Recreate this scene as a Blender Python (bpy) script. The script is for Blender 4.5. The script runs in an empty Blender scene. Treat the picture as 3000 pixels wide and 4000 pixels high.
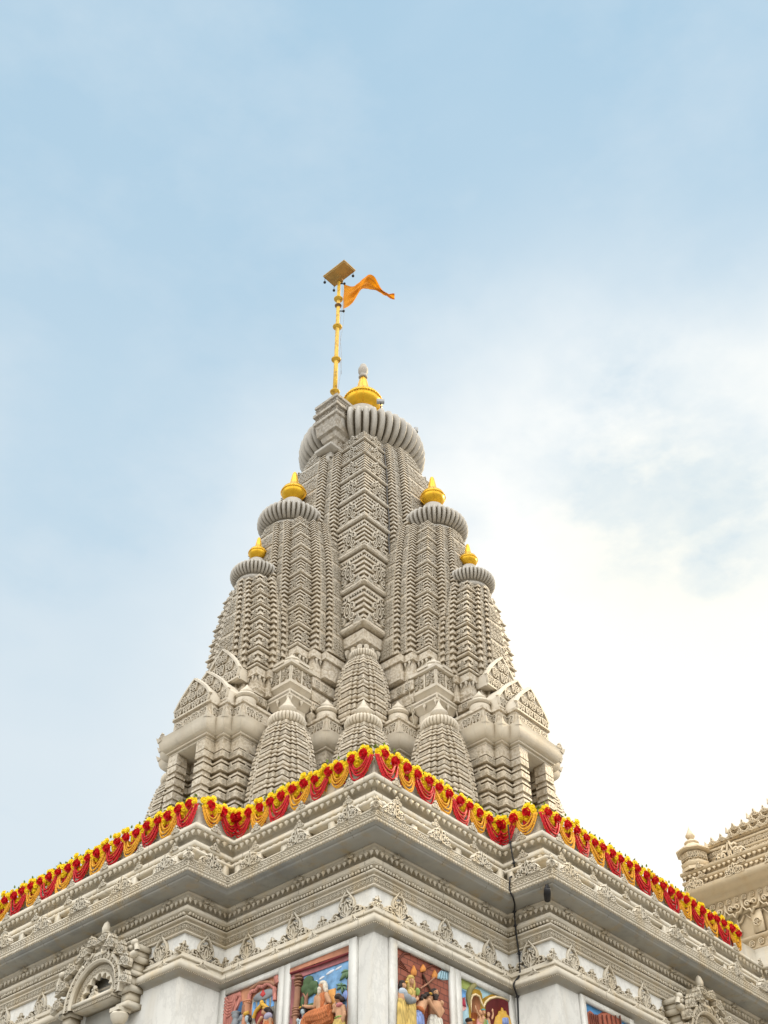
import bpy, math, random
import numpy as np
from mathutils import Matrix, Vector
random.seed(7); rng = np.random.default_rng(7)
scene = bpy.context.scene
COL = scene.collection
PI = math.pi
# plan frame: u runs along the left facade, v along the right facade, z up (0 = top of the hall wall); world X = v, Y = u
GROUND = -9.6

# ------------------------------------------------------------------ mesh accumulator
class Geo:
    def __init__(self): self.V = []; self.F = {}; self.n = 0; self.m = 0
    def add(self, V, F):
        V = np.asarray(V, float).reshape(-1, 3)
        self.V.append(V)
        for f in (F if isinstance(F, list) else [F]):
            f = np.asarray(f, int)
            if f.size: self.F.setdefault((f.shape[1], self.m), []).append(f + self.n)
        self.n += len(V)
        return self
    def many(self, V, F, Ms):
        """instances of one small shape; Ms (k,4,4)"""
        V = np.asarray(V, float); Ms = np.asarray(Ms, float)
        if len(Ms) == 0: return self
        W = np.einsum('kij,nj->kni', Ms[:, :3, :3], V) + Ms[:, None, :3, 3]
        k, n = len(Ms), len(V)
        for f in (F if isinstance(F, list) else [F]):
            f = np.asarray(f, int)
            if f.size:
                ff = (f[None] + (np.arange(k) * n)[:, None, None]).reshape(-1, f.shape[1]) + self.n
                self.F.setdefault((f.shape[1], self.m), []).append(ff)
        self.V.append(W.reshape(-1, 3)); self.n += k * n
        return self
    def join(self, g, fn=None):
        V = np.concatenate(g.V); V = V if fn is None else fn(V); m = self.m
        for (k, i), x in g.F.items(): self.F.setdefault((k, m if i == 0 else i), []).append(np.concatenate(x) + self.n)
        self.V.append(V); self.n += len(V); return self
    def build(self, name, mat, parent=None, org=(0, 0, 0), smooth=False, auto=None):
        V = np.concatenate(self.V)
        W = V[:, [1, 0, 2]] - np.array([org[1], org[0], org[2]])
        me = bpy.data.meshes.new(name)
        me.vertices.add(len(W)); me.vertices.foreach_set('co', W.astype(np.float32).ravel())
        loops, starts, mats, tot = [], [], [], 0
        for (k, mi), fs in self.F.items():
            f = np.concatenate(fs)[:, ::-1]
            loops.append(f.ravel()); starts.append(tot + np.arange(len(f)) * k); tot += f.size; mats.append(np.full(len(f), mi))
        loops = np.concatenate(loops); starts = np.concatenate(starts)
        me.loops.add(len(loops)); me.loops.foreach_set('vertex_index', loops.astype(np.int32))
        me.polygons.add(len(starts)); me.polygons.foreach_set('loop_start', starts.astype(np.int32))
        me.polygons.foreach_set('material_index', np.concatenate(mats).astype(np.int32))
        if smooth: me.polygons.foreach_set('use_smooth', np.ones(len(starts), bool))
        me.update(calc_edges=True); me.validate()
        if auto is not None: me.set_sharp_from_angle(angle=auto)
        if isinstance(mat, (list, tuple)):
            for m in mat: me.materials.append(m)
        else: me.materials.append(mat)
        o = bpy.data.objects.new(name, me); COL.objects.link(o)
        if parent is not None: o.parent = parent
        return o

def grid_faces(R, N, closed=True):
    i = np.arange(R - 1)[:, None] * N
    j = np.arange(N if closed else N - 1)[None]
    a = i + j; b = i + (j + 1) % N
    return np.stack([a, b, b + N, a + N], -1).reshape(-1, 4)

def box(x0, x1, y0, y1, z0, z1):
    V = [(x, y, z) for z in (z0, z1) for x, y in ((x0, y0), (x1, y0), (x1, y1), (x0, y1))]
    return V, [np.array([[0, 3, 2, 1], [4, 5, 6, 7], [0, 1, 5, 4], [1, 2, 6, 5], [2, 3, 7, 6], [3, 0, 4, 7]])]

def rings_loft(rings, cap=True):
    rings = np.asarray(rings, float); R, N = rings.shape[:2]
    F = [grid_faces(R, N)]
    if cap and N in (3, 4): F += [[list(range(N))[::-1]], [[(R - 1) * N + i for i in range(N)]]]
    elif cap:
        F += [np.array([list(range(N))[::-1]]), np.array([[(R - 1) * N + i for i in range(N)]])]
    return rings.reshape(-1, 3), F

def lathe(c, prof, n=16, mod=None):
    a = np.arange(n) * 2 * PI / n
    rings = []
    for r, z in prof:
        rr = r * (mod(a) if mod else np.ones(n))
        rings.append(np.stack([c[0] + rr * np.cos(a), c[1] + rr * np.sin(a), np.full(n, c[2] + z)], 1))
    return rings_loft(rings)

def tube(P, r, n=5, closed=False):
    P = np.asarray(P, float); k = len(P)
    r = np.full(k, r) if np.isscalar(r) else np.asarray(r, float)
    T = np.gradient(P, axis=0); T /= np.linalg.norm(T, axis=1)[:, None] + 1e-12
    ref = np.array([0, 0, 1.0]) if abs(T[:, 2]).mean() < .9 else np.array([1.0, 0, 0])
    A = np.cross(T, ref); A /= np.linalg.norm(A, axis=1)[:, None] + 1e-12
    B = np.cross(T, A)
    t = np.arange(n) * 2 * PI / n
    rings = P[:, None] + r[:, None, None] * (A[:, None] * np.cos(t)[None, :, None] + B[:, None] * np.sin(t)[None, :, None])
    return rings_loft(rings)

def sphere(nu=8, nv=5):
    V = [(0, 0, -1)]
    for i in range(1, nv):
        p = -PI / 2 + PI * i / nv
        V += [(math.cos(p) * math.cos(2 * PI * j / nu), math.cos(p) * math.sin(2 * PI * j / nu), math.sin(p)) for j in range(nu)]
    V.append((0, 0, 1))
    q = grid_faces(nv - 1, nu) + 1
    t = [[0, 1 + (j + 1) % nu, 1 + j] for j in range(nu)]
    b = 1 + (nv - 2) * nu
    t += [[b + j, b + (j + 1) % nu, len(V) - 1] for j in range(nu)]
    return np.array(V, float), [q, np.array(t)]

def frame(o, x, y, n, s=1.0, sy=None, sn=None):
    M = np.eye(4)
    M[:3, 0] = np.array(x) * s; M[:3, 1] = np.array(y) * (s if sy is None else sy); M[:3, 2] = np.array(n) * (s if sn is None else sn)
    M[:3, 3] = o
    return M

# ------------------------------------------------------------------ carved motifs: ridged ribbons in a local (x, y, depth) frame
def ribbon(P, w, h):
    P = np.asarray(P, float); k = len(P)
    w = np.full(k, w) if np.isscalar(w) else np.asarray(w)
    T = np.gradient(P, axis=0); T /= np.linalg.norm(T, axis=1)[:, None] + 1e-9
    N = np.stack([-T[:, 1], T[:, 0]], 1)
    L = np.c_[P + N * w[:, None], np.full(k, -.02)]; Rr = np.c_[P - N * w[:, None], np.full(k, -.02)]
    LT = np.c_[P + N * w[:, None] * .55, np.full(k, h)]; RT = np.c_[P - N * w[:, None] * .55, np.full(k, h)]
    V = np.stack([L, LT, RT, Rr], 1).reshape(-1, 3)
    F = [grid_faces(k, 4, False), [[0, 1, 2, 3], [4 * (k - 1) + 3, 4 * (k - 1) + 2, 4 * (k - 1) + 1, 4 * (k - 1)]]]
    return V, F

def spiral(cx, cy, r0, r1, a0, turns, n=14):
    t = np.linspace(0, 1, n); r = r0 + (r1 - r0) * t; a = a0 + turns * 2 * PI * t
    return np.stack([cx + r * np.cos(a), cy + r * np.sin(a)], 1)

def mirror(Ps): return Ps + [np.asarray(p) * np.array([-1, 1]) for p in Ps]

def motif(curves, w, h):
    g = Geo()
    for c in curves: g.add(*ribbon(c, w, h))
    V = np.concatenate(g.V); return V, [np.concatenate(x) for x in g.F.values()]

def leaf(cx, cy, w, h, n=9):
    t = np.linspace(0, 1, n)
    l = np.stack([cx - w * np.sin(PI * t ** .75) , cy + h * t], 1); r = np.stack([cx + w * np.sin(PI * t ** .75), cy + h * t], 1)
    return [l, r]

ell = lambda cx, cy, rx, ry, n=13: np.stack([cx + rx * np.cos(np.linspace(0, 2 * PI, n)), cy + ry * np.sin(np.linspace(0, 2 * PI, n))], 1)
# medallion, about 1 wide, 1 high
M_MED = motif([ell(0, .05, .2, .27), ell(0, .05, .08, .13, 9)] + mirror([spiral(.33, .15, .16, .03, PI * .9, -1.2, 10), spiral(.33, -.2, .15, .03, PI, 1.2, 10), np.array([(.1, .36), (.06, .46), (0, .55)]), np.array([(.12, -.25), (.25, -.4), (.45, -.42)])]), .035, .12)
# running scroll, 1 wide 1 high
M_RUN = motif(mirror([spiral(.26, .12, .24, .04, PI, -1.4, 12), np.array([(.02, -.3), (.12, -.42), (.3, -.36), (.42, -.1), (.5, .3)]), spiral(.27, -.12, .12, .03, 0, 1.1, 8)]) + leaf(0, -.35, .08, .75, 7), .055, .13)
# crest for the cornice lips, 1 wide, about .75 high
M_CREST = motif(leaf(0, 0, .14, .72) + [ell(0, .22, .07, .12, 9)] + mirror([spiral(.28, .17, .17, .04, PI, -1.35, 12), spiral(.5, .1, .1, .03, PI, -1.2, 9), np.array([(.14, .0), (.4, .02), (.62, .0)]), np.array([(.1, .4), (.2, .5), (.3, .46)])]), .05, .18)
# large acanthus clump on the eave edge
M_ACAN = motif(leaf(0, .0, .16, .8) + leaf(0, .0, .07, .5) + mirror([spiral(.3, .3, .26, .05, -PI * .6, 1.5, 16), spiral(.36, .3, .12, .02, 0, 1.3, 9), spiral(.68, .16, .2, .04, PI, -1.4, 14), np.array([(.1, .05), (.4, .0), (.75, .03), (.98, .0)]), np.array([(.15, .62), (.3, .66), (.42, .55)]), np.array([(.5, .42), (.66, .42), (.85, .2)])]), .055, .26)
# tall frieze leaf with chains
M_FRZ = motif(leaf(0, .05, .28, 1.0, 12) + leaf(0, .1, .16, .6, 9) + leaf(0, .15, .06, .4, 7) + mirror([spiral(.13, .55, .09, .02, -1, 1.2, 9), spiral(.17, .3, .09, .02, -1, 1.2, 9), spiral(.42, .2, .15, .03, PI * .8, -1.3, 12), spiral(.3, .1, .1, .02, PI, 1.2, 9), spiral(.62, .1, .11, .03, PI, -1.3, 10), spiral(.8, .06, .07, .02, PI, -1.2, 8), np.array([(.2, .0), (.5, .02), (.9, .0)]), np.array([(.1, .78), (.2, .68), (.26, .52)])]), .035, .15)
M_SMALL = motif(leaf(0, 0, .16, .5, 8) + mirror([spiral(.28, .12, .12, .03, PI, -1.3, 9), spiral(.5, .07, .08, .02, PI, -1.2, 8), np.array([(.1, 0), (.4, .01), (.62, 0)])]) + [ell(0, .2, .06, .09, 8)], .04, .16)
M_RING = (lambda: motif([ell(0, 0, .4, .4, 11), np.array([(-.4, -.4), (.4, .4)]), np.array([(-.4, .4), (.4, -.4)])], .07, .2))()

M_LAT = motif([ell(0, 0, .36, .38, 9), np.array([(-.5, -.5), (-.22, -.25), (0, 0), (.22, .25), (.5, .5)]), np.array([(-.5, .5), (-.22, .25), (0, 0), (.22, -.25), (.5, -.5)])], .085, .2)
def pendant():
    P = [(-.38, 0), (.38, 0), (.48, -.28), (.34, -.5), (.1, -.72), (0, -1.1), (-.1, -.72), (-.34, -.5), (-.48, -.28)]
    n = len(P)
    V = [(x, y, 0) for x, y in P] + [(x * .72, y * .82 - .05, .22) for x, y in P]
    F = [[i, (i + 1) % n, n + (i + 1) % n, n + i] for i in range(n)]
    return np.array(V, float), [np.array(F), np.array([[n + i for i in range(n)]])]
PEND = pendant(); SPH = sphere(7, 5); SPHL = sphere(6, 4)

def put_row(g, shape, o, x, n, length, spacing, size, up=(0, 0, 1), start=None, depth=None, sy=None, skip=None):
    """repeat a motif along x from o; n is the outward normal"""
    k = max(1, int(round(length / spacing))); sp = length / k
    ts = (np.arange(k) + .5) * sp if start is None else np.arange(start, length, spacing)
    o = np.array(o, float); x = np.array(x, float)
    J = lambda a: 1 + rng.uniform(-a, a)
    Ms = [frame(o + x * (t + rng.uniform(-.02, .02) * sp), x, up, n, size * J(.05), (size if sy is None else sy) * J(.05), (size if depth is None else depth) * J(.25)) for i, t in enumerate(ts) if not (skip and skip(t))]
    g.many(shape[0], shape[1], Ms)

# ------------------------------------------------------------------ plan runs
S1, L1 = .865, 3.29
PATH = [(14.0, -S1), (L1, -S1), (L1, 0.0), (0.0, 0.0), (0.0, L1), (-S1, L1), (-S1, 10.72), (-2.6, 10.72)]
NRM = [(0, -1), (-1, 0), (0, -1), (-1, 0), (0, -1), (-1, 0), (0, -1)]
def offset_path(o, path=PATH, nrm=NRM):
    out = []
    for i, p in enumerate(path):
        if i == 0: n = nrm[0]; q = (p[0] + o * n[0], p[1] + o * n[1])
        elif i == len(path) - 1: n = nrm[-1]; q = (p[0] + o * n[0], p[1] + o * n[1])
        else:
            a, b = nrm[i - 1], nrm[i]; q = (p[0] + o * (a[0] + b[0]), p[1] + o * (a[1] + b[1]))
        out.append(q)
    return out
def sweep(g, prof, path=PATH, nrm=NRM, bevel=True):
    """extrude an (offset, z) profile along a mitred path"""
    rows = [[(*q, z) for q in offset_path(o, path, nrm)] for o, z in prof]
    A = np.array(rows); g.add(A.reshape(-1, 3), grid_faces(A.shape[0], A.shape[1], False)); return g
def runs(o, path=PATH, nrm=NRM):
    """(start, direction, normal, length, run index) of every straight run at offset o"""
    q = offset_path(o, path, nrm); out = []
    for i in range(len(q) - 1):
        a, b = np.array(q[i]), np.array(q[i + 1]); L = np.linalg.norm(b - a); d = (b - a) / L
        out.append((np.array([*a, 0.]), np.array([*d, 0.]), np.array([*nrm[i], 0.]), L, i))
    return out

# ------------------------------------------------------------------ naming
def tag(o, label=None, cat=None, group=None, kind=None):
    if label: o['label'] = label
    if cat: o['category'] = cat
    if group: o['group'] = group
    if kind: o['kind'] = kind
    return o
def thing(name, label, cat, uvz=(0, 0, 0), group=None):
    o = bpy.data.objects.new(name, None); COL.objects.link(o); o.empty_display_size = .3
    o.location = (uvz[1], uvz[0], uvz[2]); return tag(o, label, cat, group)

# ------------------------------------------------------------------ materials
def nodes(name):
    m = bpy.data.materials.new(name); m.use_nodes = True; nt = m.node_tree
    b = nt.nodes['Principled BSDF']; return m, nt, b
def nd(nt, t, **k):
    n = nt.nodes.new(t)
    for a, v in k.items():
        if a in n.inputs.keys() if hasattr(n.inputs, 'keys') else False: n.inputs[a].default_value = v
        else: setattr(n, a, v)
    return n
def mix(nt, fac, a, b, mode='MIX'):
    n = nt.nodes.new('ShaderNodeMix'); n.data_type = 'RGBA'; n.blend_type = mode
    for s, v in ((0, fac), (6, a), (7, b)):
        if hasattr(v, 'is_output'): nt.links.new(v, n.inputs[s])
        else: n.inputs[s].default_value = v if s == 0 else (*v, 1)
    return n.outputs[2]
def ramp(nt, src, p0, p1):
    n = nt.nodes.new('ShaderNodeMapRange'); n.inputs[1].default_value = p0; n.inputs[2].default_value = p1
    nt.links.new(src, n.inputs[0]); return n.outputs[0]
def noise(nt, co, scale, detail=4, rough=.55, stretch=None):
    if stretch:
        mp = nt.nodes.new('ShaderNodeMapping'); mp.inputs['Scale'].default_value = stretch
        nt.links.new(co, mp.inputs[0]); co = mp.outputs[0]
    n = nt.nodes.new('ShaderNodeTexNoise'); n.inputs['Scale'].default_value = scale; n.inputs['Detail'].default_value = detail
    n.inputs['Roughness'].default_value = rough; nt.links.new(co, n.inputs['Vector']); return n.outputs[0]

def marble(name, base, dark, stain, warm_amt=.5, grey_amt=.4, streak=.35, joint=0., top=0., block=None, carve=0., carve_scale=16., dirt_shade=.0, rough=.55, vein=0.):
    m, nt, b = nodes(name)
    geo = nt.nodes.new('ShaderNodeNewGeometry'); co = geo.outputs['Position']
    c = mix(nt, ramp(nt, noise(nt, co, 1.3, 5), .35, .7), base, tuple(x * .86 for x in base))
    if block:
        sn = nt.nodes.new('ShaderNodeVectorMath'); sn.operation = 'SNAP'; ad = nt.nodes.new('ShaderNodeVectorMath'); ad.operation = 'ADD'; ad.inputs[1].default_value = (.13, .27, .09)
        nt.links.new(co, ad.inputs[0]); nt.links.new(ad.outputs[0], sn.inputs[0]); sn.inputs[1].default_value = block; wn = nt.nodes.new('ShaderNodeTexWhiteNoise'); nt.links.new(sn.outputs[0], wn.inputs['Vector'])
        c = mix(nt, ramp(nt, wn.outputs['Value'], -.3, 1.6), c, tuple(x * y for x, y in zip(base, (.70, .68, .64))))
    st = noise(nt, co, 2.2, 5, .6, (1.6, 1.6, .35))
    f = nt.nodes.new('ShaderNodeMath'); f.operation = 'MULTIPLY'; f.inputs[1].default_value = warm_amt
    nt.links.new(ramp(nt, st, .5, .78), f.inputs[0]); c = mix(nt, f.outputs[0], c, stain)
    g = nt.nodes.new('ShaderNodeMath'); g.operation = 'MULTIPLY'; g.inputs[1].default_value = grey_amt
    nt.links.new(ramp(nt, noise(nt, co, .9, 6, .65), .48, .75), g.inputs[0]); c = mix(nt, g.outputs[0], c, dark)
    if streak:
        sk = noise(nt, co, 7., 5, .65, (1, 1, .12)); f2 = nt.nodes.new('ShaderNodeMath'); f2.operation = 'MULTIPLY'
        pt = nt.nodes.new('ShaderNodeMath'); pt.operation = 'MULTIPLY'; nt.links.new(ramp(nt, sk, .52, .72), pt.inputs[0]); nt.links.new(ramp(nt, noise(nt, co, 1.1, 3), .42, .62), pt.inputs[1])
        nt.links.new(pt.outputs[0], f2.inputs[0]); f2.inputs[1].default_value = streak; c = mix(nt, f2.outputs[0], c, tuple(x * y for x, y in zip(dark, (.62, .58, .5))))
    if joint:
        sp_ = nt.nodes.new('ShaderNodeSeparateXYZ'); nt.links.new(co, sp_.inputs[0]); sn_ = nt.nodes.new('ShaderNodeSeparateXYZ'); nt.links.new(geo.outputs['True Normal'], sn_.inputs[0])
        def mm(op, a, b):
            n = nt.nodes.new('ShaderNodeMath'); n.operation = op
            for i, v in enumerate((a, b)):
                if hasattr(v, 'is_output'): nt.links.new(v, n.inputs[i])
                else: n.inputs[i].default_value = v
            return n.outputs[0]
        gx = mm('GREATER_THAN', mm('ABSOLUTE', sn_.outputs[0], 0), .6); gy = mm('GREATER_THAN', mm('ABSOLUTE', sn_.outputs[1], 0), .6)
        jl = lambda q: mm('LESS_THAN', mm('ABSOLUTE', mm('SUBTRACT', mm('FRACT', mm('ADD', mm('DIVIDE', q, joint), 20.37), 0), .5), 0), .0075 / joint)
        j_ = mm('MULTIPLY', mm('MAXIMUM', mm('MULTIPLY', gx, jl(sp_.outputs[1])), mm('MULTIPLY', gy, jl(sp_.outputs[0]))), .6)
        c = mix(nt, j_, c, (.16, .13, .09))
    if vein:
        v = noise(nt, co, 3.2, 8, .7, (1, 1, .55))
        w = nt.nodes.new('ShaderNodeMath'); w.operation = 'SUBTRACT'; nt.links.new(v, w.inputs[0]); w.inputs[1].default_value = .5
        a = nt.nodes.new('ShaderNodeMath'); a.operation = 'ABSOLUTE'; nt.links.new(w.outputs[0], a.inputs[0])
        vv = ramp(nt, a.outputs[0], .05, 0.); e = nt.nodes.new('ShaderNodeMath'); e.operation = 'MULTIPLY'; nt.links.new(vv, e.inputs[0]); e.inputs[1].default_value = vein
        c = mix(nt, e.outputs[0], c, tuple(x * .55 for x in base))
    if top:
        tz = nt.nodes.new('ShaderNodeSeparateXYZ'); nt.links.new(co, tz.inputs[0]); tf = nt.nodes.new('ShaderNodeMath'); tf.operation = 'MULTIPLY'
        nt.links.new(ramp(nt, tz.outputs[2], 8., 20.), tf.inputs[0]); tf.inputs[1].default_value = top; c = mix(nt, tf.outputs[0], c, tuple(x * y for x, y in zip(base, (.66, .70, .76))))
    hgt = None
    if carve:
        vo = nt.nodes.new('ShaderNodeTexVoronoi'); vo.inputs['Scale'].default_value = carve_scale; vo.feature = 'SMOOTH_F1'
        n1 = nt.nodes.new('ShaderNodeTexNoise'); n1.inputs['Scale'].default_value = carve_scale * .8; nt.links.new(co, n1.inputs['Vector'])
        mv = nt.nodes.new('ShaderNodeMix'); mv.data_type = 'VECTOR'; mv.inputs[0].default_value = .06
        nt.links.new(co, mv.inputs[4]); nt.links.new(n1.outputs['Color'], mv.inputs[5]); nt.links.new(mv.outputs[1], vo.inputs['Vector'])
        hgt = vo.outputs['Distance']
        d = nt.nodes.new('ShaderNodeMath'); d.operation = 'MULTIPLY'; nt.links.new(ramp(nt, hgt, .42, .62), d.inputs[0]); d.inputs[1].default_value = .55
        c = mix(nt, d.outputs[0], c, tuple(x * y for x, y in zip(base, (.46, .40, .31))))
    if dirt_shade:  # crevice dirt plus painted shade, mixed into the base colour by occlusion
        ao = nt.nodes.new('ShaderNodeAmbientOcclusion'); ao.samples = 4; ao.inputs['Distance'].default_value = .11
        d = nt.nodes.new('ShaderNodeMath'); d.operation = 'MULTIPLY'; nt.links.new(ramp(nt, ao.outputs['AO'], .80, .25), d.inputs[0]); d.inputs[1].default_value = dirt_shade
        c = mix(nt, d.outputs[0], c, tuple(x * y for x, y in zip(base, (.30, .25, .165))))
    nt.links.new(c, b.inputs['Base Color']); b.inputs['Roughness'].default_value = rough; b.inputs['Specular IOR Level'].default_value = .3
    bp = nt.nodes.new('ShaderNodeBump'); bp.inputs['Strength'].default_value = .25; bp.inputs['Distance'].default_value = .01
    fine = noise(nt, co, 26, 4, .6); nt.links.new(fine, bp.inputs['Height'])
    if hgt is not None:
        b2 = nt.nodes.new('ShaderNodeBump'); b2.invert = True; b2.inputs['Strength'].default_value = carve; b2.inputs['Distance'].default_value = .05
        nt.links.new(hgt, b2.inputs['Height']); nt.links.new(bp.outputs[0], b2.inputs['Normal']); bp = b2
    nt.links.new(bp.outputs[0], b.inputs['Normal'])
    return m
def plain(name, col, rough=.6, metal=0., var=.12, scale=8., spec=.4, bump=.0, alpha_noise=None, rust=None):
    m, nt, b = nodes(name); geo = nt.nodes.new('ShaderNodeNewGeometry'); co = geo.outputs['Position']
    c = mix(nt, ramp(nt, noise(nt, co, scale, 4), .3, .72), tuple(min(1, x * (1 + var)) for x in col), tuple(x * (1 - var) for x in col))
    if rust:
        f = nt.nodes.new('ShaderNodeMath'); f.operation = 'MULTIPLY'; f.inputs[1].default_value = rust[1]
        nt.links.new(ramp(nt, noise(nt, co, rust[2], 6, .65, (1, 1, .5)), .52, .68), f.inputs[0]); c = mix(nt, f.outputs[0], c, rust[0])
    nt.links.new(c, b.inputs['Base Color']); b.inputs['Roughness'].default_value = rough; b.inputs['Metallic'].default_value = metal
    b.inputs['Specular IOR Level'].default_value = spec
    if bump:
        bp = nt.nodes.new('ShaderNodeBump'); bp.inputs['Strength'].default_value = bump; bp.inputs['Distance'].default_value = .02
        nt.links.new(noise(nt, co, scale * 3, 5, .6), bp.inputs['Height']); nt.links.new(bp.outputs[0], b.inputs['Normal'])
    return m
MT = marble('carved tower marble', (.70, .63, .52), (.38, .36, .33), (.58, .47, .32), .45, .5, carve=.45, carve_scale=17., dirt_shade=.95, top=.75, block=(.9, .9, .42))
MTP = marble('plain tower marble', (.72, .655, .545), (.40, .38, .35), (.58, .47, .32), .4, .45, dirt_shade=.9, top=.75, block=(.7, .7, .5))
MAM = marble('weathered ribbed marble', (.46, .435, .39), (.28, .27, .25), (.42, .36, .27), .3, .6, streak=.6, dirt_shade=.95)
MH = marble('hall marble', (.72, .665, .555), (.42, .41, .37), (.62, .47, .25), .6, .35, joint=1.43, dirt_shade=.9, block=(1.43, 1.43, .6))
MHW = marble('hall wall marble', (.70, .695, .655), (.50, .51, .50), (.62, .52, .36), .28, .35, vein=.3, rough=.4, streak=.2)
MSOF = marble('stained and shade-darkened soffit marble', (.37, .365, .335), (.18, .20, .21), (.42, .30, .13), .7, .8, joint=1.1, dirt_shade=.4)  # soffit shade put into a darker base, with stains over it
MR = marble('side hall marble', (.74, .62, .44), (.52, .43, .31), (.66, .48, .25), .5, .35, dirt_shade=.7)
GOLD = plain('gilded metal', (.74, .43, .025), .33, .65, .1, 4., .5, .12, rust=((.42, .20, .03), .45, 5.))
POLEY = plain('worn yellow paint', (.72, .45, .05), .5, .1, .12, 9., .4, .1, rust=((.22, .10, .04), .75, 7.))
# ------------------------------------------------------------------ camera
cam = bpy.data.cameras.new('camera'); cam.sensor_fit = 'HORIZONTAL'; cam.sensor_width = 36; cam.lens = 36 * 4850 / 3000
cam.clip_start = .1; cam.clip_end = 5000
co = bpy.data.objects.new('camera', cam); COL.objects.link(co)
fw = Vector((.54012643, .48589859, .68714337)); up = Vector((-.50879766, -.46195142, .7264474)); rt = fw.cross(up).normalized(); up = rt.cross(fw)
R = Matrix((rt, up, -fw)).transposed().to_4x4(); R.translation = Vector((-12.77878791, -11.71744607, -7.99990146))
co.matrix_world = R; scene.camera = co
# ------------------------------------------------------------------ daylight: hazy sky, soft veiled sun behind the tower to the right
SUN = Vector((.80, -.30, .53)).normalized()
GLOW = Vector((.732, .395, .545)).normalized(); CORE = Vector((.765, .27, .57)).normalized()
w = bpy.data.worlds.new('World'); scene.world = w; w.use_nodes = True; nt = w.node_tree; nt.nodes.clear()
out = nt.nodes.new('ShaderNodeOutputWorld'); bg = nt.nodes.new('ShaderNodeBackground'); bg.inputs['Strength'].default_value = .1
nt.links.new(bg.outputs[0], out.inputs[0])
sky = nt.nodes.new('ShaderNodeTexSky'); sky.sky_type = 'NISHITA'; sky.sun_disc = False
sky.sun_elevation = math.asin(SUN.z); sky.sun_rotation = math.atan2(SUN.x, SUN.y); sky.dust_density = 2.0; sky.air_density = 1.0
tc = nt.nodes.new('ShaderNodeTexCoord'); dirv = tc.outputs['Generated']
def M(op, a, b=None, c=None, clamp=False):
    n = nt.nodes.new('ShaderNodeMath'); n.operation = op; n.use_clamp = clamp
    for i, v in enumerate((a, b, c)):
        if v is None: continue
        if hasattr(v, 'is_output'): nt.links.new(v, n.inputs[i])
        else: n.inputs[i].default_value = v
    return n.outputs[0]
def DOT(v):
    n = nt.nodes.new('ShaderNodeVectorMath'); n.operation = 'DOT_PRODUCT'; nt.links.new(dirv, n.inputs[0]); n.inputs[1].default_value = v; return n.outputs['Value']
nrm_ = nt.nodes.new('ShaderNodeVectorMath'); nrm_.operation = 'NORMALIZE'; nt.links.new(dirv, nrm_.inputs[0]); dirv = nrm_.outputs[0]
sx = nt.nodes.new('ShaderNodeSeparateXYZ'); nt.links.new(dirv, sx.inputs[0]); el = sx.outputs[2]
c = sky.outputs[0]
c = mix(nt, .9, c, (4.6, 6.75, 8.45))
# thin even haze, whiter toward the horizon
hz = ramp(nt, M('ADD', el, M('MULTIPLY', M('SUBTRACT', noise(nt, dirv, 2.6, 4, .55), .5), .22)), .93, .50)
c = mix(nt, M('MULTIPLY', M('POWER', hz, 1.3), .80), c, (7.9, 8.6, 9.0))
# soft streaks: pale wisps and blue-grey gaps
wisps = ramp(nt, noise(nt, dirv, 4.2, 6, .58, (1, 1, 2.2)), .46, .74)
c = mix(nt, M('MULTIPLY', wisps, .42), c, (7.6, 8.4, 9.0))
# broad veil of high cloud round the hidden sun
d = DOT(GLOW); dw = M('ADD', d, M('MULTIPLY', M('SUBTRACT', noise(nt, dirv, 4.0, 5, .6), .5), .055))
veil = M('POWER', ramp(nt, dw, .90, .986), 1.9)
c = mix(nt, veil, c, (11.2, 11.0, 10.5))
core = M('POWER', ramp(nt, DOT(CORE), .955, 1.0), 1.5); c = mix(nt, M('MULTIPLY', core, .8), c, (11.6, 11.2, 10.2))
fr = ramp(nt, M('ADD', DOT(Vector((.695, .315, .645)).normalized()), M('MULTIPLY', M('SUBTRACT', noise(nt, dirv, 8., 4), .5), .008)), math.cos(.12), math.cos(.015)); c = mix(nt, M('MULTIPLY', fr, .5), c, (11.2, 10.7, 9.0))
gaps = ramp(nt, noise(nt, dirv, 5.5, 5, .55, (1.3, 1, 2.6)), .56, .76)
c = mix(nt, M('MULTIPLY', gaps, .34), c, (5.4, 7.0, 8.4))
# blue-grey cloud patches
for bv, br, ba in (((.357, .604, .712), .075, .9), ((.646, .310, .698), .085, .85), ((.35, .668, .657), .06, .7), ((.575, .196, .794), .06, .4), ((.712, .262, .652), .05, .45)):
    bl = ramp(nt, M('ADD', DOT(Vector(bv).normalized()), M('MULTIPLY', M('SUBTRACT', noise(nt, dirv, 9.0, 5, .6, (1, 1, 1.6)), .5), br * .12)), math.cos(br * 1.35), math.cos(br * .15))
    c = mix(nt, M('MULTIPLY', M('MULTIPLY', bl, ramp(nt, noise(nt, dirv, 11.0, 5, .6, (1, 1, 2.0)), .22, .52)), ba * .75), c, (5.2, 6.9, 8.2))
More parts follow.
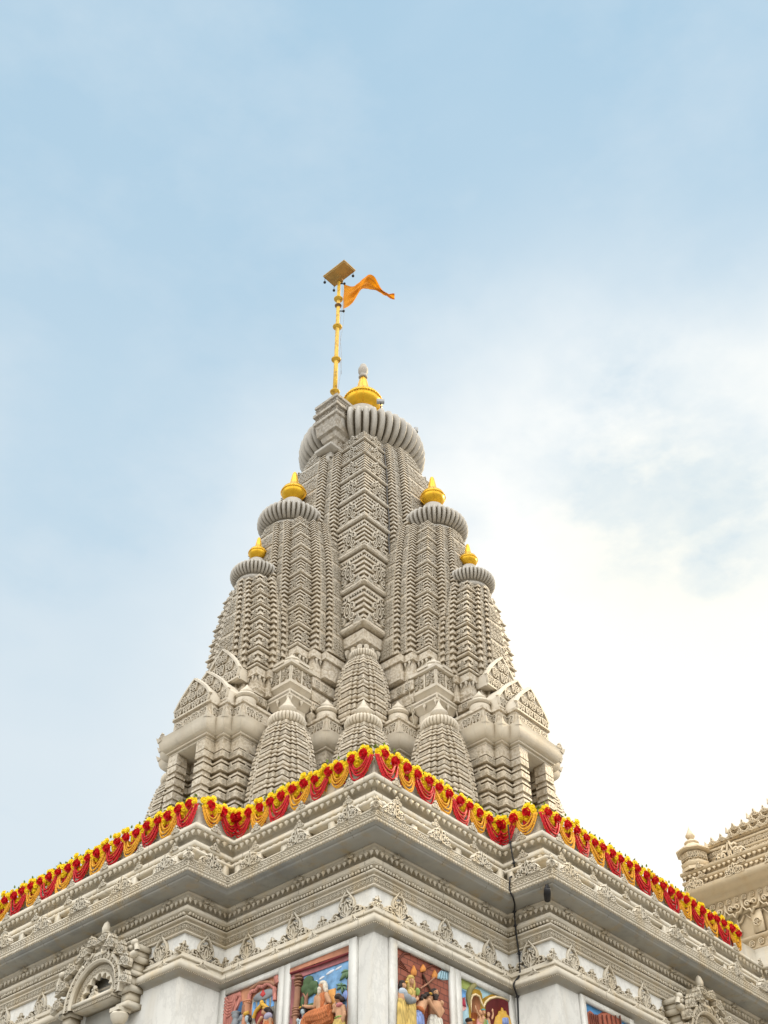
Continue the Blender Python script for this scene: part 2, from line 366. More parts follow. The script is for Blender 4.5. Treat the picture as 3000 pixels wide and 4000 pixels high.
# added bright sky behind the viewer filling the facades, dimmed toward the skyline
back = ramp(nt, DOT(Vector((-.62, -.62, .48))), .12, .64); c = mix(nt, M('MULTIPLY', M('MULTIPLY', back, .95), ramp(nt, el, .02, .42)), c, (33.0, 32.2, 30.8))
low = M('MULTIPLY', M('LESS_THAN', DOT(Vector((.7, .7, 0))), .25), ramp(nt, el, .22, .02)); c = mix(nt, M('MULTIPLY', low, .75), c, (1.8, 1.8, 1.7))
nt.links.new(c, bg.inputs[0])
sun = bpy.data.lights.new('sun', 'SUN'); sun.energy = 3.7; sun.angle = math.radians(12); sun.color = (1, .80, .50)
so = bpy.data.objects.new('sun', sun); COL.objects.link(so); so.rotation_euler = SUN.to_track_quat('Z', 'Y').to_euler(); so.location = SUN * 60
scene.view_settings.view_transform = 'Standard'; scene.view_settings.look = 'None'; scene.view_settings.exposure = 0; scene.view_settings.gamma = 1
scene.cycles.max_bounces = 6; scene.cycles.diffuse_bounces = 4
# ------------------------------------------------------------------ ground
pave = plain('stone paving', (.20, .19, .175), .8, 0, .12, .6)
g = Geo(); g.add([(-1500, -1500, GROUND), (1500, -1500, GROUND), (1500, 1500, GROUND), (-1500, 1500, GROUND)], [[[0, 1, 2, 3]]])
tag(g.build('ground', pave), kind='structure')

# ------------------------------------------------------------------ the hall with its cornice
hall = thing('temple_hall', 'long white marble hall with stepped corners and deep carved cornice below the tower', 'temple hall', (7, 7, GROUND))
HO = (7, 7, GROUND)
def part(g, name, mat, parent=None, org=HO, **k): return g.build(name, mat, parent, org, **k)
# walls
g = Geo(); sweep(g, [(0, GROUND), (0, .02)])
part(g, 'wall', MHW, hall)
g = Geo(); sweep(g, [(.6, GROUND), (.6, GROUND + .5), (.35, GROUND + .7), (.35, GROUND + 1.2), (.1, GROUND + 1.4), (.003, GROUND + 1.5)]); part(g, 'plinth', MHW, hall)
# lower string course: cove, bead row, fascia
g = Geo()
g.m = 1; sweep(g, [(.003, -.012), (.012, .015), (.04, .035), (.085, .052), (.112, .062)]); g.m = 0
sweep(g, [(.112, .062), (.112, .075), (.143, .085), (.143, .175), (.115, .192), (.03, .245), (.03, .262), (.012, .27), (.012, .292), (.03, .30), (.03, .335), (-.01, .365), (-.01, .40)])
for o, d, n, L, i in runs(.118):
    put_row(g, SPHL, o + np.array([0, 0, .066]), d, n, L, .038, .0145)
for o, d, n, L, i in runs(.09):
    put_row(g, M_SMALL, o + np.array([0, 0, .19]), d, n, L, .83, .20, sy=.21, start=(.62 if i in (3, 5) else None) if i != 1 else None)
part(g, 'string_course', [MH, marble('shaded cove marble', (.44, .42, .37), (.30, .30, .28), (.42, .31, .15), .6, .5, joint=1.43, dirt_shade=.6)], hall)  # shade under the lip painted in as a darker cove marble
# frieze with tall leaves
g = Geo(); sweep(g, [(-.03, .36), (-.074, .41), (-.074, .76)]); part(g, 'frieze_wall', MHW, hall)
g = Geo()
for o, d, n, L, i in runs(-.07):
    k = max(1, int(round(L / 1.09))); sp = L / k
    put_row(g, M_FRZ, o + np.array([0, 0, .385]), d, n, L, sp, .52, sy=.42, depth=.34)
    put_row(g, M_CREST, o + np.array([0, 0, .395]), d, n, L, sp, .26, sy=.27, depth=.26, start=.03 if i in (2, 3) else 0)
part(g, 'frieze_carving', MH, hall)
# mouldings between frieze and eave
g = Geo()
sweep(g, [(-.074, .745), (-.03, .752), (-.03, .775), (-.055, .785), (-.055, .795), (-.045, .80), (-.045, .895), (-.03, .90), (-.03, .915), (-.06, .925), (-.055, .945), (-.035, .965), (-.008, .975), (-.008, 1.0), (-.03, 1.005), (-.05, 1.02), (-.045, 1.05), (-.02, 1.075), (.0, 1.085), (.0, 1.095), (.012, 1.10), (.012, 1.165), (-.02, 1.18), (-.09, 1.195), (-.09, 1.285), (-.02, 1.29), (.035, 1.295), (.035, 1.345), (.06, 1.35), (.06, 1.372)])
for o, d, n, L, i in runs(-.044):
    put_row(g, M_RING, o + np.array([0, 0, .848]), d, n, L, .085, .075, depth=.06)
for o, d, n, L, i in runs(-.045):
    V, F = box(-.5, .5, -.5, .5, 0, 1); V = np.array(V); V[4:, :2] *= .6
    put_row(g, (V, F), o + np.array([0, 0, 1.047]), d, n, L, .062, .052, sy=.062, depth=.05)
for o, d, n, L, i in runs(.02):
    put_row(g, PEND, o + np.array([0, 0, 1.296]), d, n, L, .112, .082, sy=.095, depth=.09)
for o, d, n, L, i in runs(.05):
    put_row(g, M_SMALL, o + np.array([0, 0, 1.30]), d, n, L, 1.0, .17, sy=.17)
part(g, 'moulding', MH, hall)
# the deep eave: soffit, bead row, ornamental strip, sloping top
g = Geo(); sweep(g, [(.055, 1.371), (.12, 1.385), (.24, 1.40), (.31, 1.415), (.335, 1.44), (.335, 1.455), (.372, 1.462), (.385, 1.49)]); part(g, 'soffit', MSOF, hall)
g = Geo()
sweep(g, [(.383, 1.488), (.405, 1.525), (.405, 1.535), (.398, 1.54), (.398, 1.555), (.415, 1.562), (.415, 1.575), (.408, 1.58), (.408, 1.665), (.418, 1.67), (.418, 1.693), (.39, 1.70), (.08, 1.80), (-.32, 1.84), (-.32, 1.9)])
for o, d, n, L, i in runs(.395): put_row(g, SPHL, o + np.array([0, 0, 1.512]), d, n, L, .066, .026)
for o, d, n, L, i in runs(.409):
    put_row(g, (lambda m: m)(motif([ell(0, 0, .38, .4, 9)], .12, .25)), o + np.array([0, 0, 1.622]), d, n, L, .075, .07, depth=.05)
for o, d, n, L, i in runs(.36):
    k = {0: .92, 6: .9}.get(i, .88)
    put_row(g, M_ACAN, o + np.array([0, 0, 1.69]), d, n, L, 1.06, .26, sy=.33, depth=.30, start=.38 if i in (3,) else .5 if i == 5 else None, skip=None)
q = offset_path(.40)
for j in (1, 3, 5):          # leaf standing on each outer corner
    for s in (0, 1):
        nn = np.array([*NRM[j - 1 + s], 0.]); dd = np.array([-nn[1], nn[0], 0]) * 1.0
        g.many(*M_CREST, [frame(np.array([*q[j], 1.69]) - nn * .03, dd, (0, 0, 1), nn, .15, .30, .25)])
part(g, 'eave', MH, hall)
# attic: roll, upper band and top lip with pendants
g = Geo()
sweep(g, [(-.32, 1.88), (-.32, 2.0), (.11, 2.005), (.15, 2.02), (.165, 2.05), (.15, 2.08), (.10, 2.10), (-.12, 2.115), (-.12, 2.22), (-.03, 2.235), (-.01, 2.24), (.0, 2.245), (.0, 2.325), (-.03, 2.34), (-.13, 2.375), (-.13, 2.51), (-.02, 2.525), (.03, 2.53), (.049, 2.535), (.049, 2.62), (.02, 2.632), (-.14, 2.65), (-.14, 3.06), (-.45, 3.07), (-.45, 2.6)])
for z0, o0, sz in ((2.243, -.035, .105), (2.533, .01, .11)):
    for o, d, n, L, i in runs(o0): put_row(g, PEND, o + np.array([0, 0, z0]), d, n, L, .138, sz, sy=.105, depth=.10)
for z0, o0 in ((2.30, -.015), (2.60, .03)):
    for o, d, n, L, i in runs(o0): put_row(g, M_CREST, o + np.array([0, 0, z0]), d, n, L, .98, .17, sy=.2, depth=.2, start=.5 if i in (3, 5) else None)
for o, d, n, L, i in runs(.02):     # stub brackets breaking the dark slot under the roll
    V, F = box(-.5, .5, -.5, .5, 0, 1)
    put_row(g, (np.array(V), F), o + np.array([0, 0, 1.91]), d, n, L, .53, .12, sy=.26, depth=.13)
part(g, 'attic', MH, hall)
g = Geo(); g.add([(12.5, -.3, 2.62), (12.5, 10.5, 2.62), (-.3, 10.5, 2.62), (-.3, 3.5, 2.62), (.35, 3.5, 2.62), (.35, .35, 2.62), (3.5, .35, 2.62), (3.5, -.3, 2.62)], [np.array([[0, 1, 2, 3, 4, 5, 6, 7]])]); part(g, 'roof', MHW, hall)
# ------------------------------------------------------------------ the tower (local plan: axis at u = v = D)
D = 7.05; ROOF = 2.6
tower = thing('temple_tower', 'tall curved marble temple tower clustered with smaller spires and gilded finials', 'temple tower', (D, D, ROOF))
TO = (0, 0, ROOF)          # parts are modelled about the axis, heights absolute
def tpart(g, name, mat, parent=None, rot=0., org=TO, at=(0, 0, 0), **k):
    o = g.build(name, mat, parent or tower, (org[0], org[1], org[2]), **k); o.location = (at[1], at[0], at[2]); o.rotation_euler.z = rot; return o
def dup(o, parent, loc=None, rot=0.):
    c = o.copy(); COL.objects.link(c); c.parent = parent
    if loc is not None: c.location = (loc[1], loc[0], loc[2])
    c.rotation_euler.z = rot
    for ch in list(o.children):
        k = ch.copy(); COL.objects.link(k); k.parent = c
    return c

def layered(g, rect, zs, d, kinds=None, cap=True):
    """stack of projecting slabs on a changing rectangle; rect(z) -> u0, u1, v0, v1"""
    pts = []
    for i in range(len(zs) - 1):
        z, h = zs[i], zs[i + 1] - zs[i]; k = kinds[i] if kinds else 's'; e = d(i) if callable(d) else d
        if k == 's': pts += [(z, 0), (z + .34 * h, 0.02 * e), (z + .36 * h, e), (z + .80 * h, e * .98), (z + .98 * h, .1 * e)]
        elif k == 'r':   # round rope band
            pts += [(z, 0)] + [(z + h * (.1 + .8 * (1 - math.cos(a)) / 2), e * (.45 + 1.15 * math.sin(a))) for a in np.linspace(.15, PI - .15, 6)] + [(z + h, 0)]
        elif k == 'f':   # flat carved band
            pts += [(z, 0), (z + .06 * h, e * .8), (z + .94 * h, e * .8), (z + h, 0)]
        elif k == 'n': pts += [(z, -.3 * e), (z + h, -.3 * e)]
        elif k == 'c':   # chamfered
            pts += [(z, 0), (z + .2 * h, .2 * e), (z + .75 * h, e), (z + .9 * h, e), (z + h, .2 * e)]
    rings = []
    for z, e in pts:
        u0, u1, v0, v1 = rect(z); rings.append([(u0 - e, v0 - e, z), (u1 + e, v0 - e, z), (u1 + e, v1 + e, z), (u0 - e, v1 + e, z)])
    g.add(*rings_loft(np.array(rings)))

def face_frame(rect, z, face, e=0.):
    u0, u1, v0, v1 = rect(z)
    if face == 'V-': return np.array([(u0 + u1) / 2, v0 - e, z]), np.array([-1., 0, 0]), np.array([0, -1., 0]), u1 - u0
    if face == 'U-': return np.array([u0 - e, (v0 + v1) / 2, z]), np.array([0, 1., 0]), np.array([-1., 0, 0]), v1 - v0
    if face == 'U+': return np.array([u1 + e, (v0 + v1) / 2, z]), np.array([0, -1., 0]), np.array([1., 0, 0]), v1 - v0
def put(g, shape, rect, z, face, e, sx, sy, sn, off=0.):
    o, x, n, w = face_frame(rect, z, face, e)
    g.many(shape[0], shape[1], [frame(o + x * off, x, (0, 0, 1), n, sx, sy, sn)])

def bhumi(zs_big, n, rope=.17):
    """split tall storeys into one rope band and n slabs"""
    zs, kinds = [zs_big[0]], []
    for a, b in zip(zs_big[:-1], zs_big[1:]):
        h = b - a; zs.append(a + rope * h); kinds.append('r')
        for i in range(n): zs.append(a + rope * h + (1 - rope) * h * (i + 1) / n); kinds.append('s')
    return zs, kinds
def shrink(z0, z1, n, q):
    h = q ** np.arange(n); h = np.concatenate([[0], np.cumsum(h)]); return list(z0 + (z1 - z0) * h / h[-1])

def disc(g, c, R, h, nr, rin=.72, depth=.085):
    """ribbed stone disc"""
    prof = []
    for a in np.linspace(-PI / 2, PI / 2, 11): prof.append((R * (rin + (1 - rin) * math.cos(a)), h * math.sin(a)))
    n = nr * 8; A = np.arange(n) * 2 * PI / n; rings = []
    lob = 1 - depth * (1 - np.abs(np.sin(nr * A / 2)) ** .8) * 1.6
    for i, (r, z) in enumerate(prof):
        m = lob if 0 < i < len(prof) - 1 else 1 + 0 * lob
        rings.append(np.stack([c[0] + r * m * np.cos(A), c[1] + r * m * np.sin(A), np.full(n, c[2] + z)], 1))
    rings.insert(0, rings[0] * np.array([1, 1, 1.]) * 1.0)
    rings[0] = np.stack([c[0] + R * rin * .6 * np.cos(A), c[1] + R * rin * .6 * np.sin(A), np.full(n, c[2] - h * .98)], 1)
    top = np.stack([c[0] + R * .1 * np.cos(A), c[1] + R * .1 * np.sin(A), np.full(n, c[2] + h * 1.08)], 1); rings.append(top)
    g.add(*rings_loft(np.array(rings)))
POT = [(.30, 0), (.34, .03), (.30, .08), (.26, .11), (.34, .16), (.62, .27), (.86, .42), (.98, .60), (1.0, .74), (1.03, .76), (1.03, .80), (.98, .83), (.90, .97), (.74, 1.08), (.55, 1.16), (.46, 1.20), (.46, 1.25), (.40, 1.28), (.32, 1.5), (.22, 1.9), (.16, 2.12), (.12, 2.2)]
def pot(g, c, R, H):
    g.add(*lathe(c, [(r * R, z * H / 2.2) for r, z in POT], 28))
    for am in (-2.36, -.8, -3.9, .8):
        g.add(*tube(np.array([(c[0] + r * 1.01 * R * math.cos(am), c[1] + r * 1.01 * R * math.sin(am), c[2] + z * H / 2.2) for r, z in POT[4:]]), R * .025, 5))
    A = np.arange(40) * 2 * PI / 40
    g.many(*SPHL, [frame((c[0] + R * 1.03 * math.cos(a), c[1] + R * 1.03 * math.sin(a), c[2] + .72 * H / 2.2), (1, 0, 0), (0, 1, 0), (0, 0, 1), R * .055) for a in A])

def lattice(g, gc, fn, z0, z1, cell, over=.012):
    """flat carved face laid over a toothed pier; fn(z) -> left point, right point in plan, outward normal"""
    zs = np.linspace(z0, z1, max(3, int((z1 - z0) / .3))); Lp = []; Rp = []
    for z in zs:
        a, b, n = fn(z); Lp.append((*(np.array(a) + np.array(n) * over), z)); Rp.append((*(np.array(b) + np.array(n) * over), z))
    n3 = np.array([*fn(z0)[2], 0.]); Lb = np.array(Lp) - n3 * .12; Rb = np.array(Rp) - n3 * .12
    V = np.stack([Lb, Lp, Rp, Rb], 1).reshape(-1, 3); g.add(V, grid_faces(len(zs), 4, False))
    z = z0 + cell * .5; Ms = []; row = 0
    while z < z1:
        a, b, n = fn(z); a = np.array([*a, z]); b = np.array([*b, z]); w = np.linalg.norm(b - a); x = (b - a) / w; k = max(1, int(round(w / cell)))
        a2, b2, _ = fn(z + .05); upv = np.array([*((np.array(a2) + np.array(b2) - np.array(fn(z)[0]) - np.array(fn(z)[1])) / 2), .05]); upv /= np.linalg.norm(upv)
        if row % 6 < 5:
            for i in range(k): Ms.append(frame(a + (b - a) * (i + .5) / k + n3 * over, x, upv, n3, w / k * rng.uniform(.88, 1.0), cell * .98, .12 * rng.uniform(.6, 1.3)))
        z += cell; row += 1
    gc.many(*M_LAT, Ms)

# ---- central spire
kz = np.array([10.2, 10.65, 12.0, 13.5, 15.0, 16.5, 17.4, 18.0, 18.6, 19.0, 19.3]); kk = np.array([2.5, 2.5, 2.46, 2.37, 2.22, 2.01, 1.86, 1.74, 1.60, 1.48, 1.37])
K = lambda z: float(np.interp(z, kz, kk)); Cw = lambda k: .63 + .12 * k
big_z = list(10.66 + np.concatenate([[0], np.cumsum(np.array([1.32, 1.30, 1.22, 1.14, 1.05, .95, .85, .75]) * 8.54 / 8.58)]))
g = Geo(); gc = Geo()
zs, kd = bhumi(big_z, 6, .15)
rA = lambda z: (-K(z), K(z), -K(z), K(z))
rKn = lambda z: (-K(z), -K(z) + Cw(K(z)), -K(z), -K(z) + Cw(K(z)))       # corner pier nearest the viewer
core = lambda z: (-K(z) + .13, K(z) - .13, -K(z) + .13, K(z) - .13)
zz_ = np.linspace(9.6, 19.28, 40); g.add(*rings_loft(np.array([[(a, c, z), (b, c, z), (b, d, z), (a, d, z)] for z in zz_ for a, b, c, d in (core(z),)])))
for su in (-1, 1):
    for sv in (-1, 1):
        def rk(z, su=su, sv=sv):
            k, c = K(z), Cw(K(z)); a, b = sorted((su * k, su * (k - c))); e, f = sorted((sv * k, sv * (k - c))); return a, b, e, f
        layered(g, rk, zs, lambda i: .085 if kd[i] == 'r' else .06, kd)
pz = shrink(9.6, 19.25, 54, .988)
PQ = .30
for s_ in (-1, 1):
    for f_ in (-1, 1):
        def rp(z, s_=s_, f_=f_):      # narrow pier beside the corner pier
            k, c = K(z), Cw(K(z)); a, b = sorted((s_ * (k - c - .07), s_ * (k - c - .07 - PQ))); o = k + .19 * (.55 + .18 * k); e, f = sorted((f_ * o, f_ * (k - .2))); return a, b, e, f
        rp2 = lambda z, rp=rp: (rp(z)[2], rp(z)[3], rp(z)[0], rp(z)[1])
        for r_ in (rp, rp2): layered(g, r_, pz, .07)
for f_ in (-1, 1):
    def rb(z, f_=f_):                 # central projection of each face
        k, c = K(z), Cw(K(z)); w_ = max(.1, k - c - .14 - PQ); o = k + .40 * (.55 + .18 * k); e, f = sorted((f_ * o, f_ * (k - .2))); return -w_, w_, e, f
    rb2 = lambda z, rb=rb: (rb(z)[2], rb(z)[3], rb(z)[0], rb(z)[1])
    for r_ in (rb, rb2): layered(g, r_, pz, .07)
for s_ in (-1, 1):                    # lattice carving over the outer faces, leaving the toothed corners bare
    def fp(z, s_=s_):
        k, c = K(z), Cw(K(z)); o = -(k + .19 * (.55 + .18 * k)) - .065; a = s_ * (k - c - .07); b = s_ * (k - c - .07 - PQ); lo, hi = min(a, b), max(a, b); return (lo + .11, o), (hi, o), (0., -1.)
    fq = lambda z, fp=fp: (fp(z)[0][::-1], fp(z)[1][::-1], (-1., 0.))
    for f_ in (fp, fq): lattice(g, gc, f_, 9.7, 19.15, .12)
def fb(z):
    k, c = K(z), Cw(K(z)); w_ = max(.1, k - c - .14 - PQ); o = -(k + .40 * (.55 + .18 * k)) - .065; return (-w_ + .13, o), (w_, o), (0., -1.)
for f_ in (fb, lambda z: (fb(z)[0][::-1], fb(z)[1][::-1], (-1., 0.))): lattice(g, gc, f_, 9.7, 19.15, .13)
for j in range(2, 2, 3):             # carved bosses on the flanking piers
    z = pz[j] + .1; k, c = K(z), Cw(K(z)); o1 = k + .19 * (.55 + .18 * k) + .06; o2 = k + .40 * (.55 + .18 * k) + .06; m1 = k - c - .07 - PQ / 2
    for s_ in (-1, 1):
        gc.many(*M_SMALL, [frame((s_ * m1, -o1, z), (1, 0, 0), (0, 0, 1), (0, -1, 0), .16, .34, .12), frame((-o1, s_ * m1, z), (0, 1, 0), (0, 0, 1), (-1, 0, 0), .16, .34, .12)])
    gc.many(*M_MED, [frame((0, -o2, z + .1), (1, 0, 0), (0, 0, 1), (0, -1, 0), .4, .36, .15), frame((-o2, 0, z + .1), (0, 1, 0), (0, 0, 1), (-1, 0, 0), .4, .36, .15)])
# carving on the corner pier: a medallion per storey on both faces, ribs on the rope bands
for b0, b1 in zip(big_z[:-1], big_z[1:]):
    h = b1 - b0; zc = b0 + .50 * h; wd = Cw(K(zc))
    for cs in ((-1, -1),):
        k0 = K(zc)
        for face in ('V-', 'U-'):
            o, x, n, w_ = face_frame(rKn, zc, face, .055)
            gc.many(*M_MED, [frame(o, x, (0, 0, 1), n, wd * .52, h * .62, .45)])
            for s in (-1, 1): gc.many(*M_SMALL, [frame(o + x * s * wd * .36 + np.array([0, 0, -h * .36]), x, (0, 0, 1), n, wd * .22, h * .45, .3)])
            o, x, n, w_ = face_frame(rKn, b0 + .075 * h, face, .095)
            ts = np.linspace(-w_ / 2, w_ / 2, 24)
            gc.many(*SPHL, [frame(o + x * t, x, (0, 0, 1), n, .022, .075 * h, .035) for t in ts])
            o, x, n, w_ = face_frame(rKn, b1 - .13 * h, face, .03)
            put_row(gc, PEND, o - x * w_ / 2 + np.array([0, 0, .05]), x, n, w_, .085, .06, sy=.07, depth=.12)
# the three side corners carry the same medallions on the faces seen obliquely
for b0, b1 in zip(big_z[3:-1], big_z[4:]):
    h = b1 - b0; zc = b0 + .5 * h; wd = Cw(K(zc))
    r1 = lambda z: (K(z) - Cw(K(z)), K(z), -K(z), K(z)); r2 = lambda z: (-K(z), K(z), K(z) - Cw(K(z)), K(z))
    put(gc, M_MED, r1, zc, 'V-', .055, wd * .5, h * .6, .4); put(gc, M_MED, r2, zc, 'U-', .055, wd * .5, h * .6, .4)
# plain corner cornice with pendants below the pier and the panelled die under it
r0 = lambda z: (-2.5, 2.5, -2.5, 2.5)
def prof_box(g, a, b, prof):
    for aa, bb in ((a, b), (b, a)) if a != b else ((a, b),):
        g.add(*rings_loft(np.array([[(-aa - o, -bb - o, z), (aa + o, -bb - o, z), (aa + o, bb + o, z), (-aa - o, bb + o, z)] for o, z in prof])))
prof_box(g, 2.42, 2.42, [(-.14, 9.3), (-.14, 10.18), (-.02, 10.22), (-.02, 10.25), (.05, 10.3), (.07, 10.31), (.09, 10.60), (.03, 10.63), (.0, 10.66)])
o_ = [((-2.42, -2.42), (1, 0, 0), (0, -1, 0)), ((-2.42, -2.42), (0, 1, 0), (-1, 0, 0))]
for (a, b), x, n in o_:
    put_row(gc, PEND, np.array([a, b, 10.24]) + np.array(n) * .0 , x, n, 1.0, .22, .15, sy=.24, depth=.3)
g.m = 1; g.join(gc); spire_c = tpart(g, 'main_spire', [MT, MTP], auto=.6)
g = Geo(); g.add(*lathe((0, 0, 0), [(1.25, 19.1), (1.52, 19.2), (1.52, 19.28), (1.42, 19.32), (1.42, 19.44), (1.50, 19.5), (1.3, 19.55)], 48)); disc(g, (0, 0, 20.12), 2.0, .66, 46, .72, .085)
g.add(*lathe((0, 0, 0), [(1.45, 20.7), (1.4, 20.78), (1.0, 20.98), (.6, 21.15), (.5, 22.2)], 48))
tpart(g, 'ribbed_disc', MAM, spire_c, org=(0, 0, 0), smooth=True, auto=.9).location = (0, 0, -ROOF)
g = Geo(); pot(g, (0, 0, 22.16), .62, 1.9)
fin = tpart(g, 'finial', GOLD, spire_c, org=(0, 0, 0), smooth=True, auto=.8); fin.location = (0, 0, -ROOF)
g = Geo(); g.add(*lathe((0, 0, 24.02), [(.13, 0), (.16, .05), (.10, .12), (.13, .2), (.17, .3), (.17, .46), (.12, .55), (.12, .6), (.10, .66), (.0, .68)], 14))
tpart(g, 'finial_tip', MAM, spire_c, org=(0, 0, 0), smooth=True).location = (0, 0, -ROOF)

# ---- engaged side spires (one big, one smaller in front of it, on each face)
def side_spire(name, z0, z1, cV, wu, wv, disc_R, disc_h, nrib, potR, potH, nst, nsl, e1, cc, qq, seed):
    T = lambda z: np.clip((z - z0) / (z1 - z0), 0, 1)
    S = lambda z: 1 - .5 * T(z) ** 2.0 * 1.0 + .0 * T(z)
    s_end = 1.0
    WU = lambda z: wu[1] + (wu[0] - wu[1]) * (1 - T(z) ** 2.5); WV = lambda z: wv[1] + (wv[0] - wv[1]) * (1 - T(z) ** 2.5)
    sc = lambda z: .62 + .38 * WU(z) / wu[0]
    back = cV + 1.6
    g = Geo(); gc = Geo()
    zb = shrink(z0, z1, nst, .965); zs, kd = bhumi(zb, nsl, .2)
    A = lambda z: (-WU(z), WU(z), cV - WV(z), back)
    gp_ = .045
    def core(z): return -WU(z) + .1, WU(z) - .1, cV - WV(z) + .1, back
    zz_ = np.linspace(z0, z1, 24); g.add(*rings_loft(np.array([[(a, c, z), (b, c, z), (b, d, z), (a, d, z)] for z in zz_ for a, b, c, d in (core(z),)])))
    for s_ in (-1, 1):
        def rk(z, s_=s_): a, b = sorted((s_ * WU(z), s_ * (WU(z) - cc * sc(z)))); return a, b, cV - WV(z), cV - WV(z) + cc * sc(z)
        layered(g, rk, zs, lambda i: .055 if kd[i] == 'r' else .042, kd)
    pz = shrink(z0, z1, int(nst * (nsl + 1) * .82), .985)
    for s_ in (-1, 1):
        def rs(z, s_=s_): a, b = sorted((s_ * (WU(z) + e1 * sc(z)), s_ * (WU(z) - .2))); f0 = cV - WV(z) + cc * sc(z) + gp_; return a, b, f0, f0 + qq * sc(z)
        def rs2(z, s_=s_): a, b = sorted((s_ * (WU(z) + 1.7 * e1 * sc(z)), s_ * (WU(z) - .2))); f0 = cV - WV(z) + (cc + qq) * sc(z) + 2 * gp_; return a, b, f0, back
        def rf(z, s_=s_): a, b = sorted((s_ * (WU(z) - cc * sc(z) - gp_), s_ * max(.02, WU(z) - (cc + qq) * sc(z) - gp_))); return a, b, cV - WV(z) - e1 * sc(z) * .8, back
        for r_ in (rs, rs2, rf): layered(g, r_, pz, .05)
    layered(g, lambda z: (-max(.06, WU(z) - (cc + qq) * sc(z) - 2 * gp_), max(.06, WU(z) - (cc + qq) * sc(z) - 2 * gp_), cV - WV(z) - 1.5 * e1 * sc(z), back), pz, .05)
    for s_ in (-1, 1):
        def l1(z, s_=s_): u = s_ * (WU(z) + e1 * sc(z) + .047); f0 = cV - WV(z) + cc * sc(z) + gp_; return (u, f0 + .07), (u, f0 + qq * sc(z)), (float(s_), 0.)
        def l2(z, s_=s_): u = s_ * (WU(z) + 1.7 * e1 * sc(z) + .047); f0 = cV - WV(z) + (cc + qq) * sc(z) + 2 * gp_; return (u, f0 + .07), (u, f0 + .5), (float(s_), 0.)
        def l3(z, s_=s_):
            v = cV - WV(z) - e1 * sc(z) * .8 - .047; a, b = sorted((s_ * (WU(z) - cc * sc(z) - gp_), s_ * max(.02, WU(z) - (cc + qq) * sc(z) - gp_))); return ((a + .06, v), (b, v), (0., -1.)) if s_ < 0 else ((a, v), (b - .06, v), (0., -1.))
        for f_ in (l1, l2, l3): lattice(g, gc, f_, z0 + .05, z1 - .05, .105)
    def l4(z): w_ = max(.06, WU(z) - (cc + qq) * sc(z) - 2 * gp_); v = cV - WV(z) - 1.5 * e1 * sc(z) - .047; return (-w_ + .05, v), (w_ - .05, v), (0., -1.)
    lattice(g, gc, l4, z0 + .05, z1 - .05, .105)
    Bs = lambda z: (-WU(z) - e1 * sc(z), WU(z) + e1 * sc(z), cV - WV(z) + cc * sc(z), back)
    Cs = lambda z: (-WU(z) - 1.7 * e1 * sc(z), WU(z) + 1.7 * e1 * sc(z), cV - WV(z) + (cc + qq) * sc(z), back)
    Bf = lambda z: (-WU(z) + cc * sc(z), WU(z) - cc * sc(z), cV - WV(z) - e1 * sc(z) * .8, back)
    Cf = lambda z: (-WU(z) + (cc + qq) * sc(z), WU(z) - (cc + qq) * sc(z), cV - WV(z) - 1.5 * e1 * sc(z), back)
    for b0, b1 in zip(zb[:-1], zb[1:]):
        h = b1 - b0; zc = b0 + .55 * h; c_ = cc * sc(zc)
        for s in (-1, 1):
            o, x, n, w_ = face_frame(A, zc, 'V-', .035); gc.many(*M_MED, [frame(o + x * s * (w_ / 2 - c_ / 2), x, (0, 0, 1), n, c_ * .62, h * .55, .28)])
            f = 'U-' if s < 0 else 'U+'
            u = (-WU(zc) - .035) if s < 0 else (WU(zc) + .035); x = np.array([0, -s, 0.]); n = np.array([s, 0, 0.])
            gc.many(*M_MED, [frame(np.array([u, cV - WV(zc) + c_ / 2, zc]), x, (0, 0, 1), n, c_ * .62, h * .55, .28)])
        # ribs along the rope bands next to the front corners
        for s in (-1, 1):
            zz = b0 + .1 * h
            ts = np.linspace(0, cc, 9)
            gc.many(*SPHL, [frame(np.array([s * (WU(zz) - t), cV - WV(zz) - .06, zz]), (1, 0, 0), (0, 0, 1), (0, -1, 0), .018, .085 * h, .03) for t in ts])
            gc.many(*SPHL, [frame(np.array([s * (WU(zz) + .06), cV - WV(zz) + t, zz]), (0, 1, 0), (0, 0, 1), (1, 0, 0), .018, .085 * h, .03) for t in ts])
    # foot moulding with pendants
    for r_, ee in ((A, .0), (Bs, .0), (Cs, 0.), (Bf, 0.), (Cf, 0)):
        rr = lambda z, r_=r_: r_(z0)
        zf = [z0 - .62, z0 - .52, z0 - .30, z0 - .24, z0 - .02, z0]
        layered(g, rr, [z0 - .75, z0 - .45, z0 - .22, z0], lambda i: (.05, .0, .07)[i], ['f', 'n', 'f'])
    for s in (-1, 1):
        put_row(gc, PEND, np.array([s * (wu[0]), cV - wv[0] - .02, z0 - .21]), (-s, 0, 0), (0, -1, 0), cc, .12, .08, sy=.13, depth=.15)
        put_row(gc, PEND, np.array([s * (wu[0] + .02), cV - wv[0], z0 - .21]), (0, 1, 0), (s, 0, 0), cc, .12, .08, sy=.13, depth=.15)
        put_row(gc, PEND, np.array([s * (wu[0] + e1 + .02), cV - wv[0] + cc, z0 - .21]), (0, 1, 0), (s, 0, 0), qq, .12, .08, sy=.13, depth=.15)
    g.m = 1; g.join(gc); o = tpart(g, name, [MT, MTP], auto=.6)
    g = Geo(); nz = z1 + .02
    g.add(*lathe((0, cV, 0), [(disc_R * .6, nz - .1), (disc_R * .74, nz), (disc_R * .74, nz + .05), (disc_R * .68, nz + .1), (disc_R * .74, nz + .16)], 36)); disc(g, (0, cV, nz + .12 + disc_h), disc_R, disc_h, nrib, .72, .085)
    pb = nz + .12 + 2 * disc_h
